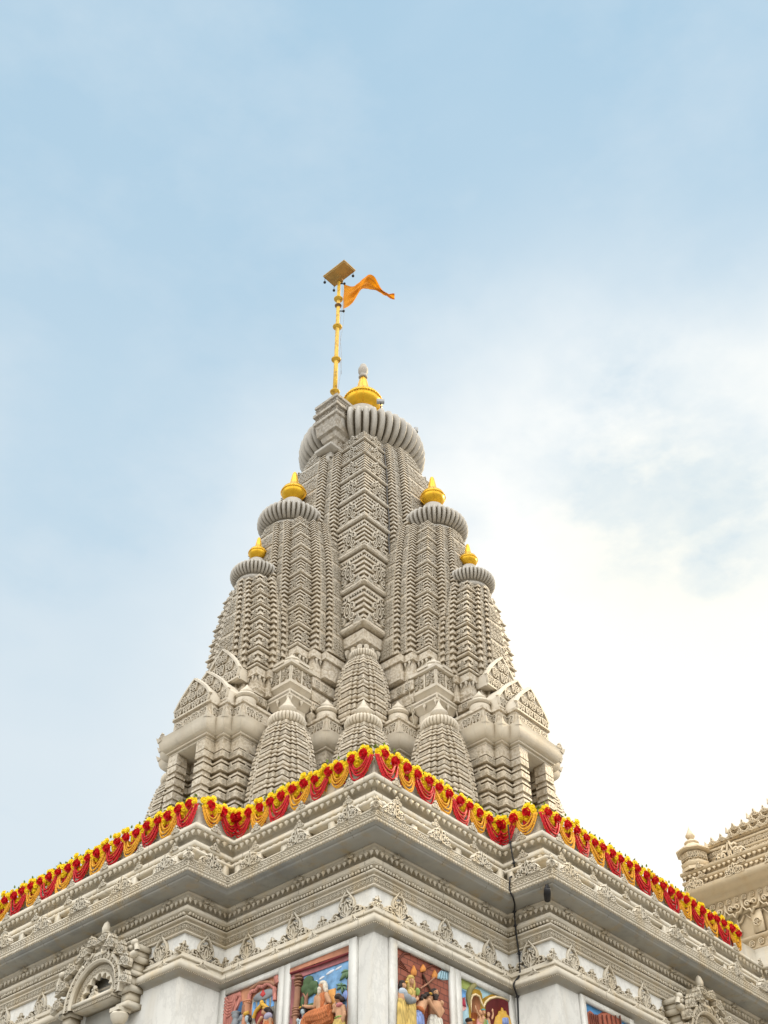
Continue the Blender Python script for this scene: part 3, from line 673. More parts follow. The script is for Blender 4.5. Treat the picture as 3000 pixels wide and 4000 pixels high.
    g.add(*lathe((0, cV, 0), [(disc_R * .7, pb - .02), (disc_R * .62, pb + .05), (disc_R * .36, pb + .12), (disc_R * .3, potH)], 30))
    tpart(g, 'ribbed_disc', MAM, o, org=(0, 0, 0), smooth=True, auto=.9).location = (0, 0, -ROOF)
    g = Geo(); pot(g, (0, cV, potH), potR, potR * 3.55); tpart(g, 'finial', GOLD, o, org=(0, 0, 0), smooth=True, auto=.8).location = (0, 0, -ROOF)
    return o
big = side_spire('side_spire', 9.95, 14.85, -2.8, (1.42, .80), (.84, .44), .95, .30, 40, .345, 16.18, 9, 4, .2, .36, .26, 1)
small = side_spire('side_spire', 9.2, 12.38, -3.92, (.90, .50), (.48, .30), .66, .20, 38, .235, 13.29, 7, 2, .13, .30, .18, 2)
for o in (big, small): dup(o, tower, (0, 0, 0), PI / 2)

# ---- small corner spires
MW = lambda t: np.interp(t, [0, .12, .3, .5, .68, .82, .92, 1.0], [1.10, 1.08, 1.04, .99, .92, .82, .71, .58])
def mini(name, z0, z1, k0, R, c3=.42, n=26, dd=.04, top=True):
    T = lambda z: (z - z0) / (z1 - z0); k = lambda z: k0 * float(MW(T(z)))
    g = Geo(); gc = Geo()
    zs = shrink(z0, z1, n, .985); kd = (['s', 'r', 'f'] * n)[:n]
    layered(g, lambda z: (-k(z), k(z), -k(z), k(z)), zs, lambda i: dd * {'f': 1.2, 's': 1., 'r': .7}[kd[i]], kd)
    for e, cc in ((.13, c3), (.22, c3 * 1.62)):
        for sw in (0, 1):
            def r(z, e=e, cc=cc, sw=sw):
                a = k(z) * (1 - cc); b = k(z) * (1 + e); return (-a, a, -b, b) if not sw else (-b, b, -a, a)
            layered(g, r, zs, lambda i: dd * {'f': 1.2, 's': 1., 'r': .7}[kd[i]], kd)
    for i in range(1, n):
        if kd[i] != 'f': continue
        z = (zs[i] + zs[i + 1]) / 2; h = zs[i + 1] - zs[i]; kx = k(z)
        for nn in ((0, -1), (-1, 0), (1, 0), (0, 1)):
            n3 = np.array([*nn, 0.]); x3 = np.array([-nn[1], nn[0], 0.])
            for lo, hi, o_ in ((-1, -(1 - c3), 1.), (1 - c3, 1, 1.), (-(1 - c3), -(1 - c3 * 1.62), 1.13), (1 - c3 * 1.62, 1 - c3, 1.13), (-(1 - c3 * 1.62), 1 - c3 * 1.62, 1.22)):
                put_row(gc, M_RUN, n3 * (kx * o_ + dd * .96) + x3 * lo * kx + np.array([0, 0, z]), x3, n3, (hi - lo) * kx, .085, .085, sy=h * .8, depth=.07)
            if i % 2: gc.many(*M_SMALL, [frame(n3 * (kx * 1.22 + dd * .9) + np.array([0, 0, z - .4 * h]), x3, (0, 0, 1), n3, kx * .2, h * 1.9, .06)])
    g.m = 1; g.join(gc); o = tpart(g, name, [MT, MTP], auto=.6, org=(0, 0, z0))
    g = Geo(); disc(g, (0, 0, z1 + .05 + R * .33), R, R * .33, 30, .68, .06)
    g.add(*lathe((0, 0, z1 + R * .72), [(R * .42, 0), (R * .44, .04), (R * .3, .09), (R * .27, .13), (R * .36, .16), (R * .46, .24), (R * .46, .27), (R * .36, .32), (R * .3, .34), (R * .3, .36), (R * .15, .46), (.02, .58), (0, .6)], 18))
    tpart(g, 'ribbed_disc', MTP, o, org=(0, 0, z0), smooth=True, auto=.8)
    return o
low = mini('corner_spire', 2.62, 7.16, .54, .43, n=33)
low.location = (-4.17, -1.79, 2.62 - ROOF)
for loc, rt_ in (((1.79, -4.17), 0), ((-4.17, -1.79), 0), ((-4.17, 1.79), 0), ((-2.97, -2.97), 0)): dup(low, tower, (*loc, 2.62 - ROOF), rt_)
dup(low, tower, (2.97, -2.97, 2.62 - ROOF)); dup(low, tower, (-2.97, 2.97, 2.62 - ROOF))
upc = mini('corner_spire', 7.82, 9.78, .435, .35, .42, 15, .035); upc.location = (-2.27, -2.27, 7.82 - ROOF)

# ---- first storey: stepped piers, cushion eave, carved band
g = Geo(); gc = Geo()
BX = [(1.12, 4.88), (1.48, 3.85), (2.08, 3.23), (2.66, 2.66)]
zs = [2.62]; kd = []
while zs[-1] < 6.6:
    zs += [zs[-1] + .11, zs[-1] + .17, zs[-1] + .335]; kd += ['s', 'n', 'f']
zs += [6.93]; kd += ['f']
for a, b in BX:
    for aa, bb in ((a, b), (b, a)) if a != b else ((a, b),): layered(g, lambda z, aa=aa, bb=bb: (-aa, aa, -bb, bb), zs, lambda i: {'s': .055, 'n': .04, 'f': .075}[kd[i]], kd)
for sx_ in (-1, 1):          # the piers flanking each balcony
    for sw in (0, 1):
        u0, u1 = sorted((sx_ * .50, sx_ * .82))
        r = lambda z, u0=u0, u1=u1, sw=sw: (u0, u1, -5.10, -4.6) if not sw else (-5.10, -4.6, u0, u1)
        layered(g, r, zs, lambda i: {'s': .055, 'n': .04, 'f': .075}[kd[i]], kd)
for i in range(2, len(kd) - 1, 3):    # carving on the broad courses
    z = zs[i]
    for a, b in [(.82, 5.10), (1.12, 4.88), (2.08, 3.23)]:
        for (u, v), x, n in (((-a, -b), (1, 0, 0), (0, -1, 0)), ((-a, -b), (0, 1, 0), (-1, 0, 0)), ((-b, -a), (1, 0, 0), (0, -1, 0)), ((-b, -a), (0, 1, 0), (-1, 0, 0))):
            ln = .32
            o = np.array([u, v, z + .01]) + np.array(n) * .055
            put_row(gc, M_RUN, o + np.array([0, 0, .075]), x, n, ln, .11, .105, sy=.14, depth=.10)
            if a > .9: gc.many(*M_SMALL, [frame(o + np.array(x) * .17 + np.array([0, 0, .1]), x, (0, 0, 1), n, .10, .26, .12)])
EAVE = [(.01, 6.90), (.06, 6.93), (.06, 6.98), (.11, 6.99), (.11, 7.03), (.15, 7.05), (.20, 7.10), (.235, 7.17), (.25, 7.25), (.262, 7.33), (.275, 7.37), (.26, 7.385), (.2, 7.37), (.12, 7.40), (.04, 7.42)]
BAND = [(.04, 7.41), (.075, 7.43), (.075, 7.46), (.05, 7.48), (.05, 7.83), (.085, 7.85), (.085, 7.92), (-.1, 7.95)]
ALLB = [(.55, 5.36), (.82, 5.10)] + BX
def prof_all(g, prof, boxes=ALLB):
    for i, (a, b) in enumerate(boxes): prof_box(g, a, b, [(o, z - .004 * i) for o, z in prof])
ge = Geo(); prof_all(ge, EAVE)
for a, b in ALLB:            # upturned horn on each outer corner of the eave
    for u, v in ((-a, -b), (a, -b), (-b, -a), (-b, a)):
        su, sv = np.sign(u), np.sign(v); q = np.array([u + su * .27, v + sv * .27, 7.34])
        d_ = np.array([su, sv, 0]) / 1.414
        V = [q + d_ * .05 + np.array([0, 0, .085]), q - np.array([su * .13, 0, .02]), q - np.array([0, sv * .13, .02]), q + d_ * .0 - np.array([0, 0, .06]), q - d_ * .1 + np.array([0, 0, .03])]
        ge.add(V, [np.array([[0, 1, 3], [0, 3, 2], [0, 2, 4], [0, 4, 1]])])
prof_all(g, BAND)
for a, b in ALLB:
    for (u, v), x, n in (((-a, -b), (1, 0, 0), (0, -1, 0)), ((-a, -b), (0, 1, 0), (-1, 0, 0)), ((-b, -a), (1, 0, 0), (0, -1, 0)), ((-b, -a), (0, 1, 0), (-1, 0, 0)), ((a, -b), (0, 1, 0), (1, 0, 0)), ((-b, a), (1, 0, 0), (0, 1, 0))):
        L = {(.55): 1.1}.get(a, .55) if n in ((0, -1, 0), (-1, 0, 0)) else .4
        if a == .55: L = 1.1 if (n == (0, -1, 0)) == (b > 3 and v == -b) else .28
        elif a == .82: L = .3
        put_row(gc, M_RUN, np.array([u, v, 7.655]) + np.array(n) * .05, x, n, L, .27, .27, sy=.33, depth=.22)
for a, b, s in ((.55, 5.36, 0), (1.12, 4.88, 1)):     # crests lying on the eave
    for sw in (0, 1):
        o = np.array([-.2, -b - .24, 7.37]) if not s else np.array([-a - .24, -4.35, 7.37])
        x, n = ((1, 0, 0), (0, -1, 0)) if not s else ((0, 1, 0), (-1, 0, 0))
        if sw: o = o[[1, 0, 2]]; x, n = (x[1], x[0], 0), (n[1], n[0], 0)
        put_row(gc, M_CREST, o, x, n, .4 if s else 1.2, .55, .2, sy=.2, depth=.2)
g.m = 1; g.join(gc); st = tpart(g, 'lower_storey', [MT, MTP], auto=.6); e_ = tpart(ge, 'eave', MTP, st, org=(0, 0, 0), smooth=True, auto=.7); e_.location = (0, 0, -ROOF)

# ---- second storey under the side spires
g = Geo(); gc = Geo()
for a, b, z1 in ((.92, 4.40, 8.6), (1.44, 3.68, 9.3), (1.66, 3.32, 9.3), (1.60, 2.72, 9.7), (2.3, 2.3, 10.3)):
    zs2 = [7.9, 8.12, 8.2, 8.42, 8.5, 8.72, 8.82, 9.12, 9.3]; zs2 = [z for z in zs2 if z <= z1 + .01]
    if zs2[-1] < z1: zs2.append(z1)
    kd2 = (['c', 'n', 'f', 'n', 'c', 'n', 'f', 'n', 'f', 'n'])[:len(zs2) - 1]
    for aa, bb in ((a, b), (b, a)) if a != b else ((a, b),): layered(g, lambda z, aa=aa, bb=bb: (-aa, aa, -bb, bb), zs2, .06, kd2)
    for (u, v), x, n in (((-a, -b), (1, 0, 0), (0, -1, 0)), ((-a, -b), (0, 1, 0), (-1, 0, 0)), ((-b, -a), (1, 0, 0), (0, -1, 0)), ((-b, -a), (0, 1, 0), (-1, 0, 0))):
        for zz, hh in ((8.31, .2), (8.97, .27)):
            if zz < z1: put_row(gc, M_RUN, np.array([u, v, zz]) + np.array(n) * .045, x, n, .5, .2, .2, sy=hh, depth=.18)
g.m = 1; g.join(gc); ss = tpart(g, 'upper_storey', [MT, MTP], auto=.6)

# ---- square shrine kiosk over each flanking corner spire, and small domed caps
def lathe_sq(c, prof, n=20): return lathe(c, prof, n)
g = Geo(); gd = Geo(); kx, kv = 0., 0.
def sqp(g, prof, a=1.):
    g.add(*rings_loft(np.array([[(-o, -o, z), (o, -o, z), (o, o, z), (-o, o, z)] for o, z in prof])))
sqp(g, [(.26, 7.9), (.26, 8.1), (.30, 8.14), (.36, 8.24), (.40, 8.27), (.40, 8.42), (.34, 8.44), (.28, 8.47), (.30, 8.50), (.37, 8.60), (.40, 8.62), (.40, 8.70), (.34, 8.71), (.33, 8.72), (.33, 9.13), (.36, 9.14), (.405, 9.17), (.405, 9.25), (.35, 9.28), (.2, 9.3)])
for nn in ((0, -1), (-1, 0), (1, 0), (0, 1)):
    n3 = np.array([*nn, 0.]); x3 = np.array([-nn[1], nn[0], 0.])
    for t in (-.33, 0, .33): gd.many(*PEND, [frame(n3 * .37 + x3 * t + np.array([0, 0, 8.28]), x3, (0, 0, 1), n3, .1, .16, .12)])
    put_row(gd, M_RING, n3 * .40 - x3 * .38 + np.array([0, 0, 8.345]), x3, n3, .76, .06, .055, depth=.06)
    for t in (-.17, .17): gd.many(*M_MED, [frame(n3 * .33 + x3 * t + np.array([0, 0, 8.93]), x3, (0, 0, 1), n3, .25, .36, .3)])
    for t in (-.32, 0, .32): gd.many(*box(-.02, .02, -.2, .2, -.01, .02), [frame(n3 * .335 + x3 * t + np.array([0, 0, 8.92]), x3, (0, 0, 1), n3)])
    gd.many(*box(-.16, .16, 0, .07, -.01, .03), [frame(n3 * .40 + np.array([0, 0, 9.24]), x3, (0, 0, 1), n3)])
g.add(*lathe((0, 0, 9.28), [(.34, 0), (.36, .03), (.34, .09), (.27, .16), (.20, .19), (.17, .20), (.19, .22), (.21, .26), (.19, .31), (.10, .38), (.05, .46), (.0, .55)], 22))
g.join(gd); kio = tpart(g, 'kiosk', MTP, org=(0, 0, 7.9), auto=.6); kio.location = (-3.66, -1.30, 7.9 - ROOF)
dup(kio, tower, (-3.66, -1.30, 7.9 - ROOF)); dup(kio, tower, (1.30, -3.66, 7.9 - ROOF)); dup(kio, tower, (-3.66, 1.30, 7.9 - ROOF))
g = Geo(); g.add(*lathe((0, 0, 0), [(.24, 0), (.24, .16), (.20, .18), (.25, .21), (.27, .25), (.24, .30), (.17, .34), (.145, .36), (.16, .39), (.15, .44), (.09, .50), (.05, .56), (.0, .64)], 20))
dome = tpart(g, 'cap_dome', MTP, org=(0, 0, 0), smooth=True, auto=.7); dome.location = (-3.02, -1.86, 7.93 - ROOF)
for u, v in ((-3.02, -1.86), (-.92, -4.66), (-4.66, -.92)): dup(dome, tower, (u, v, 7.93 - ROOF))

# ---- balcony with colonnettes and three stepped pediments on each face
g = Geo()
g.add(*box(-.62, .62, -4.74, -4.3, 2.62, 6.96)); g.add(*box(-.545, .545, -5.35, -4.3, 6.91, 7.0))
bal = tpart(g, 'balcony', MTP, org=(0, 0, ROOF))
zsc = zs; kdc = kd
for i, (u, v) in enumerate(((-.46, -5.28), (.46, -5.28), (.30, -4.80), (-.30, -4.80))):
    g = Geo(); w_ = .115 if i < 2 else .08
    layered(g, lambda z: (u - w_, u + w_, v - w_, v + w_), zsc, lambda i: {'s': .03, 'n': .02, 'f': .04}[kdc[i]], kdc)
    for j in range(2, len(kdc) - 1, 3):
        for nn in ((0, -1), (-1, 0), (1, 0)):
            n3 = np.array([*nn, 0.]); x3 = np.array([-nn[1], nn[0], 0.])
            for t in (-.06, .06): g.many(*M_SMALL, [frame(np.array([u, v, zsc[j] + .04]) + n3 * (w_ + .02) + x3 * t, x3, (0, 0, 1), n3, .07, .20, .08)])
    tpart(g, 'column', MT, bal, org=(0, 0, ROOF), auto=.6)
def gable(w, v, z0, zb, z1, depth):
    """end blocks, then a curved sided gable filled with scrolls"""
    g = Geo(); out = [(-w, z0), (w, z0), (w, zb), (w * .9, zb + .04)]
    t = np.linspace(0, 1, 7)[1:]; hh = z1 - zb
    rgt = [(w * .92 * (1 - a), zb + .04 + (hh - .04) * (a ** .72)) for a in t]
    P = [(-w, z0), (w, z0), (w, zb)] + [(x, z) for x, z in rgt] + [(-x, z) for x, z in rgt[:-1][::-1]] + [(-w, zb)]
    n = len(P)
    for sc, vf, vb in ((1.0, v, v + depth),):
        V = [(x, vf, z) for x, z in P] + [(x, vb, z) for x, z in P]
        F = [[i, (i + 1) % n, n + (i + 1) % n, n + i] for i in range(n)]
        g.add(V, [np.array(F), np.array([list(range(n))]), np.array([list(range(n, 2 * n))[::-1]])])
    fr = Geo()
    sil = np.array([(w, zb)] + rgt + [(-x, z) for x, z in rgt[:-1][::-1]] + [(-w, zb)])
    V, F = ribbon(sil, .045, .05); fr.many(V, F, [frame((0, v, 0), (1, 0, 0), (0, 0, 1), (0, -1, 0))])
    V, F = ribbon(np.array([(-w, z0 + .02), (w, z0 + .02)]), .04, .05); fr.many(V, F, [frame((0, v, 0), (1, 0, 0), (0, 0, 1), (0, -1, 0))])
    V, F = ribbon(np.array([(-w, zb), (w, zb)]), .02, .05); fr.many(V, F, [frame((0, v, 0), (1, 0, 0), (0, 0, 1), (0, -1, 0))])
    H = z1 - z0
    cells = []
    for j, zf in enumerate((.16, .45, .74)):
        half = w if zf < .3 else w * (1 - (zf * H - (zb - z0)) / hh) - .02
        k = max(1, int(round(half * 2 / (.27))))
        for i in range(k):
            x = (i + .5) / k * 2 * half - half; cells.append((x, z0 + zf * H, min(.26, 2 * half / k), .32 * H))
    for x, z, sx_, sz_ in cells: fr.many(*M_RUN, [frame((x, v, z), (1, 0, 0), (0, 0, 1), (0, -1, 0), sx_, sz_, .4)])
    crest = sil[::1]
    for i in range(1, len(sil) - 1): fr.many(*M_SMALL, [frame((sil[i][0], v + .06, sil[i][1] - .02), (1, 0, 0), (0, 0, 1), (0, -1, 0), .09, .16, .3)])
    return g, fr
for w_, v, z0, zb, z1, dp_ in ((.60, -5.42, 7.86, 8.08, 8.74, .34), (.80, -5.08, 8.0, 8.28, 9.12, .42), (.66, -4.70, 8.86, 9.14, 9.98, .6)):
    g, fr = gable(w_, v, z0, zb, z1, dp_); o = tpart(g, 'pediment', MTP, bal, org=(0, 0, ROOF))
    g2 = fr
    g.join(fr); old = o.data; bpy.data.objects.remove(o); o = tpart(g, 'pediment', MTP, bal, org=(0, 0, ROOF), auto=.6)
dup(bal, tower, (0, 0, 0), PI / 2)
# ------------------------------------------------------------------ flagstaff bracket, flagstaff, flag
g = Geo()
u0, u1, v0, v1 = -.84, .12, -2.04, -1.0
def blk(prof):
    g.add(*rings_loft(np.array([[(u0 - o, v0 - o, z), (u1 + o, v0 - o, z), (u1 + o, v1, z), (u0 - o, v1, z)] for o, z in prof])))
blk([(-.34, 18.95), (-.26, 19.25), (-.20, 19.3), (-.16, 19.5), (-.08, 19.55), (-.03, 20.0), (.02, 20.05), (.02, 20.17), (-.04, 20.2), (-.04, 20.38), (.03, 20.42), (.03, 20.53), (-.05, 20.57), (-.05, 20.78), (.0, 20.82), (.0, 20.92), (-.1, 20.96)])
for zz in (20.29, 20.68):
    put_row(g, M_RUN, (u0, v0 + .045, zz), (1, 0, 0), (0, -1, 0), .93, .2, .19, sy=.17, depth=.2)
    put_row(g, M_RUN, (u0 + .045, v0, zz), (0, 1, 0), (-1, 0, 0), .8, .2, .19, sy=.17, depth=.2)
g.add(*lathe((-.36, -1.62, 20.9), [(.2, 0), (.2, .06), (.14, .1), (.12, .16), (.15, .22), (.1, .26)], 14))
br = tpart(g, 'flagstaff_bracket', marble('weathered bracket marble', (.44, .40, .34), (.24, .23, .21), (.42, .35, .24), .4, .6, carve=.5, carve_scale=12., dirt_shade=.9), org=(0, 0, 0), auto=.6); br.location = (0, 0, -ROOF)
g = Geo(); g.add(*rings_loft(np.array([[(-.62 - o, -2.0 - o, z), (-.28 + o, -2.0 - o, z), (-.28 + o, -1.4, z), (-.62 - o, -1.4, z)] for o, z in [(.0, 18.3), (.0, 18.5), (.14, 18.56), (.17, 18.6), (.17, 18.68), (.1, 18.74), (-.1, 19.0)]])))
g.add(*lathe((-.45, -1.92, 17.9), [(.07, 0), (.09, .1), (.06, .2), (.1, .3), (.13, .4), (.1, .5)], 10))
cp = tpart(g, 'bracket_canopy', MAM, org=(0, 0, 0), auto=.6); cp.location = (0, 0, -ROOF)

PU, PV = D - .36, D - 1.66
pole = thing('flag_pole', 'tall yellow ringed flagpole with a square top plate on the tower', 'flagpole', (PU, PV, 21.15))
def ppart(g, name, mat, parent=pole, **k): return g.build(name, mat, parent, (PU, PV, 21.15), **k)
g = Geo(); g.add(*lathe((PU, PV, 0), [(.075, 21.15), (.068, 23), (.06, 26), (.055, 27.58)], 14)); ppart(g, 'shaft', POLEY, smooth=True)
DARKB = plain('tarnished bronze', (.20, .11, .05), .5, .5, .3, 6.)
for z in (21.62, 23.2, 24.9, 26.05, 26.42):
    g = Geo(); s = .75 if z == 26.05 else 1.
    g.add(*lathe((PU, PV, z), [(.06, -.07), (.1 * s, -.05), (.115 * s, -.03), (.15 * s, -.01), (.16 * s, .02), (.13 * s, .045), (.1 * s, .06), (.06, .08)], 16)); ppart(g, 'ring', POLEY if z != 26.05 else DARKB, smooth=True, auto=.7)
g = Geo(); pu0, pu1, pv0, pv1 = D - .97, D + .0, D - 2.06, D - 1.52; zt = 27.60
g.add(*box(pu0, pu1, pv0, pv1, zt, zt + .05)); g.add(*box(pu0 - .02, pu1 + .02, pv0 - .02, pv1 + .02, zt + .05, zt + .10)); g.add(*box(pu0 + .06, pu1 - .06, pv0 + .06, pv1 - .06, zt + .1, zt + .14))
g.add(*lathe((PU, PV, zt), [(.14, -.16), (.1, -.1), (.14, -.03), (.17, .01)], 14)); g.add(*tube([(D - .5, D - 1.8, zt + .1), (D - .5, D - 1.8, zt + .38)], .018, 6))
ppart(g, 'top_plate', plain('ochre plate', (.44, .28, .09), .6, .0, .15, 3., .3, .1, rust=((.22, .12, .05), .5, 2.5)), auto=.6)
BLK = plain('black iron', (.02, .02, .022), .5, .3, .3, 6.)
for bu, bv in ((pu1 - .03, pv0 + .03), (pu1 - .03, pv1 - .05), (pu0 + .03, pv1 - .05)):
    g = Geo(); g.add(*tube([(bu, bv, zt + .02), (bu, bv, zt - .22)], .009, 5)); g.add(*lathe((bu, bv, zt - .32), [(.0, 0), (.045, .015), (.05, .05), (.03, .09), (.01, .11)], 10)); ppart(g, 'bell', BLK, smooth=True)
lat = np.array([-.70711, .70711, 0.]); dep = np.array([.70711, .70711, 0.])
for z in (27.32, 25.78):
    g = Geo(); a = np.array([PU, PV, z]); g.add(*tube([a, a + lat * .17], .022, 6)); g.add(*lathe(tuple(a + lat * .19 - np.array([0, 0, .05])), [(.0, 0), (.04, .02), (.05, .06), (.03, .1), (0, .11)], 8)); ppart(g, 'flag_arm', BLK)
for k in range(2):
    g = Geo(); zz = np.linspace(27.2, 21.4 + k * 1.1, 16); off = .13 + .03 * k + .05 * np.sin(zz * 1.7 + k * 2)
    g.add(*tube(np.array([np.array([PU, PV, z]) + lat * o for z, o in zip(zz, off)]), .007, 4)); ppart(g, 'halyard', plain('grey cord', (.35, .35, .36), .8))
# the flag
FL, ntf, bf = nodes('saffron cloth')
geo_ = ntf.nodes.new('ShaderNodeNewGeometry'); cc_ = mix(ntf, ramp(ntf, noise(ntf, geo_.outputs['Position'], 3.0, 4), .35, .7), (.76, .30, .008), (.58, .20, .005))
ntf.links.new(cc_, bf.inputs['Base Color']); bf.inputs['Roughness'].default_value = .75
trn = ntf.nodes.new('ShaderNodeBsdfTranslucent'); ntf.links.new(cc_, trn.inputs[0]); ms = ntf.nodes.new('ShaderNodeMixShader'); ms.inputs[0].default_value = .45
ntf.links.new(bf.outputs[0], ms.inputs[1]); ntf.links.new(trn.outputs[0], ms.inputs[2]); ntf.links.new(ms.outputs[0], ntf.nodes['Material Output'].inputs[0])
top = np.array([(0, 0), (.20, .04), (.36, .08), (.52, .26), (.64, .44), (.84, .46), (1.08, .28), (1.32, -.10), (1.55, -.36), (1.76, -.62)])
bot = np.array([(0, -1.36), (.16, -1.20), (.30, -1.02), (.42, -.82), (.55, -.60), (.84, -.24), (1.12, -.15), (1.30, -.16), (1.52, -.44), (1.735, -.64)])
n = 60; s = np.linspace(0, 1, n); si = np.linspace(0, 1, len(top))
T_ = np.stack([np.interp(s, si, top[:, i]) for i in (0, 1)], 1); B_ = np.stack([np.interp(s, si, bot[:, i]) for i in (0, 1)], 1)
m = 28; V = []
A0 = np.array([PU, PV, 27.27]) + lat * .17
for j in range(m):
    t = j / (m - 1); Q = T_ * (1 - t) + B_ * t
    for i, (x, z) in enumerate(Q):
        dy = .035 * math.sin(t * 21 + x * 4) * min(1, x * 3) + .13 * math.sin(x * 5.2 + t * 1.6) * min(1, x * 1.5) + .05 * math.sin(x * 11 + t * 5) * min(1, x * 2) + .03 * math.sin(t * 9 + x * 3)
        V.append(A0 + lat * x + dep * dy + np.array([0, 0, z]))
g = Geo(); g.add(V, grid_faces(m, n, False)); flag = g.build('flag', FL, None, tuple(A0), smooth=True); flag.location = (A0[1], A0[0], A0[2])
tag(flag, 'pointed saffron orange flag blowing from the flagpole above the tower', 'flag')

# lamps and cables fixed to the tower
GREY = plain('grey lamp housing', (.30, .31, .32), .5, .3, .1)
def lamp(label, u, v, z, post, w_, h_, ang):
    t = thing('floodlight', label, 'floodlight', (u, v, z)); O = (u, v, z)
    g = Geo(); g.add(*tube([(u, v, z), (u, v, z + post)], .018, 6)); g.build('post', BLK, t, O)
    g = Geo(); V, F = box(-w_, w_, -.04, .04, 0, h_); a = np.array(V); c_, s_ = math.cos(ang), math.sin(ang)
    a = np.stack([u + a[:, 0] * c_ - a[:, 1] * s_, v + a[:, 0] * s_ + a[:, 1] * c_, z + post + a[:, 2]], 1); g.add(a, F); g.build('lamp_head', GREY, t, O)
lamp('small square grey floodlight on a post beside the large gilded finial', D - 1.22, D - .47, 20.72, .72, .12, .17, -PI / 4)
lamp('tiny grey floodlight standing on the right rim of the big ribbed disc', D - 1.40, D + 1.02, 20.62, .52, .06, .22, -PI / 3)
t = thing('spotlight', 'small dark spotlight tucked under the eave at the right corner', 'spotlight', (-1.13, 2.90, 1.38)); O = (-1.13, 2.90, 1.38)
g = Geo(); g.add(*tube([(-1.13, 2.90, 1.41), (-1.13, 2.90, 1.31)], .03, 8)); g.build('mount', BLK, t, O)
g = Geo(); g.add(*tube([(-1.16, 2.86, 1.33), (-1.10, 2.93, 1.27), (-1.03, 3.02, 1.22)], [.055, .06, .05], 10)); g.build('lamp_head', BLK, t, O, smooth=True)
def cable(label, P, r, mat, knots=None):
    P = np.array(P, float); s = np.linspace(0, len(P) - 1, len(P) * 6); i = np.arange(len(P))
    W = np.stack([np.interp(s, i, P[:, k]) for k in range(3)], 1); k = np.array([.25, .5, .25])
    for _ in range(2): W[1:-1] = .25 * W[:-2] + .5 * W[1:-1] + .25 * W[2:]
    g = Geo(); g.add(*tube(W, r, 7))
    for q in (knots or []): g.many(*SPHL, [frame(P[q], (1, 0, 0), (0, 1, 0), (0, 0, 1), r * 2.2)]); g.add(*tube([P[q] - np.array([.05, 0, 0]), P[q] + np.array([.05, 0, 0])], r * .5, 5))
    o = g.build('cable', mat, None, tuple(P[-1]), smooth=True); o.location = (P[-1][1], P[-1][0], P[-1][2]); tag(o, label, 'cable')
cable('thick black cable hanging down the stepped corner of the hall cornice', [(-.24, 3.20, 2.95), (-.25, 3.205, 2.609), (-.27, 3.215, 2.366), (-.272, 3.24, 2.231), (-.213, 3.33, 2.062), (-.33, 3.0, 1.85), (-.447, 2.845, 1.707), (-.42, 2.845, 1.614), (-.414, 2.86, 1.526), (-.44, 2.9, 1.43), (-.34, 3.08, 1.39), (-.25, 3.17, 1.33), (-.22, 3.215, 1.25), (-.20, 3.235, 1.128), (-.173, 3.29, .879), (-.164, 3.33, .695), (-.183, 3.30, .331), (-.165, 3.11, .129), (-.17, 3.12, .053), (-.132, 3.24, -.033), (-.105, 3.265, -.231), (-.092, 3.265, -.444), (-.09, 3.265, -4)], .014, BLK, [1, 3, 11, 13, 15, 19])
P = [];
for z in np.linspace(18.9, 10.0, 34):
    k = K(z); P.append((D - k - .10, D - k + Cw(k) - .03 + .02 * math.sin(z * 3), z))
cable('thin dark conductor cable running down beside the central corner of the tower', P, .016, plain('dark cable', (.10, .10, .10), .6))
P = [(D - 1.5 - .05 * i ** .5, D - 3.0 - .04 * i, 10.0 - .33 * i) for i in range(9)]
Pm = [(v, u, z) for u, v, z in P]
cable('thin pale wire hanging in the recess right of the upper corner spire', [(D - 3.05 - .05 * i, D - 1.62 - .02 * i, 9.9 - .3 * i) for i in range(8)], .010, plain('pale wire', (.45, .40, .30), .7))

# ------------------------------------------------------------------ garlands on the parapet
RED = plain('red roses', (.60, .006, .012), .55, 0, .35, 30., .3); YEL = plain('yellow flowers', (.88, .64, .015), .6, 0, .15, 20., .2)
MAR = plain('marigold strings', (.72, .36, .035), .65, 0, .25, 40., .2); REDS = plain('red bead strings', (.52, .008, .015), .5, 0, .35, 40., .35); GRN = plain('green leaves', (.16, .24, .03), .6, 0, .35, 30., .3)
def petal_flower(g, o, r, n, layers, x, y, nn, cup=.6, rnd=random):
    for l in range(layers):
        f = 1 - .27 * l; kN = n - l
        for i in range(kN):
            a = 2 * PI * (i + .5 * l) / kN + rnd.uniform(-.12, .12)
            P = []
            for (pr, pw, ph) in ((.12, .10, .15), (.62, .36, .25), (1.0, .40, .42 + .3 * cup * (l > 0)), (1.1, .2, .40 + .3 * l)):
                for s in (-1, 1):
                    aa = a + s * pw * 6.2 / kN * 1.75; rr = pr * f * r
                    P.append(o + x * rr * math.cos(aa) + y * rr * math.sin(aa) + nn * (ph * r * .7 + l * r * .22))
            g.add(P, grid_faces(4, 2, False)[[0, 2, 4]] if False else np.array([[0, 1, 3, 2], [2, 3, 5, 4], [4, 5, 7, 6]]))
    V, F = SPHL; g.many(V, F, [frame(o + nn * r * .35, x, y, nn, r * .55, r * .55, r * .6)])
ex, ey, ez = np.eye(3)
def make_rose():
    g = Geo(); petal_flower(g, np.zeros(3), .062, 8, 3, ex, ez, -ey, 1.0); return g
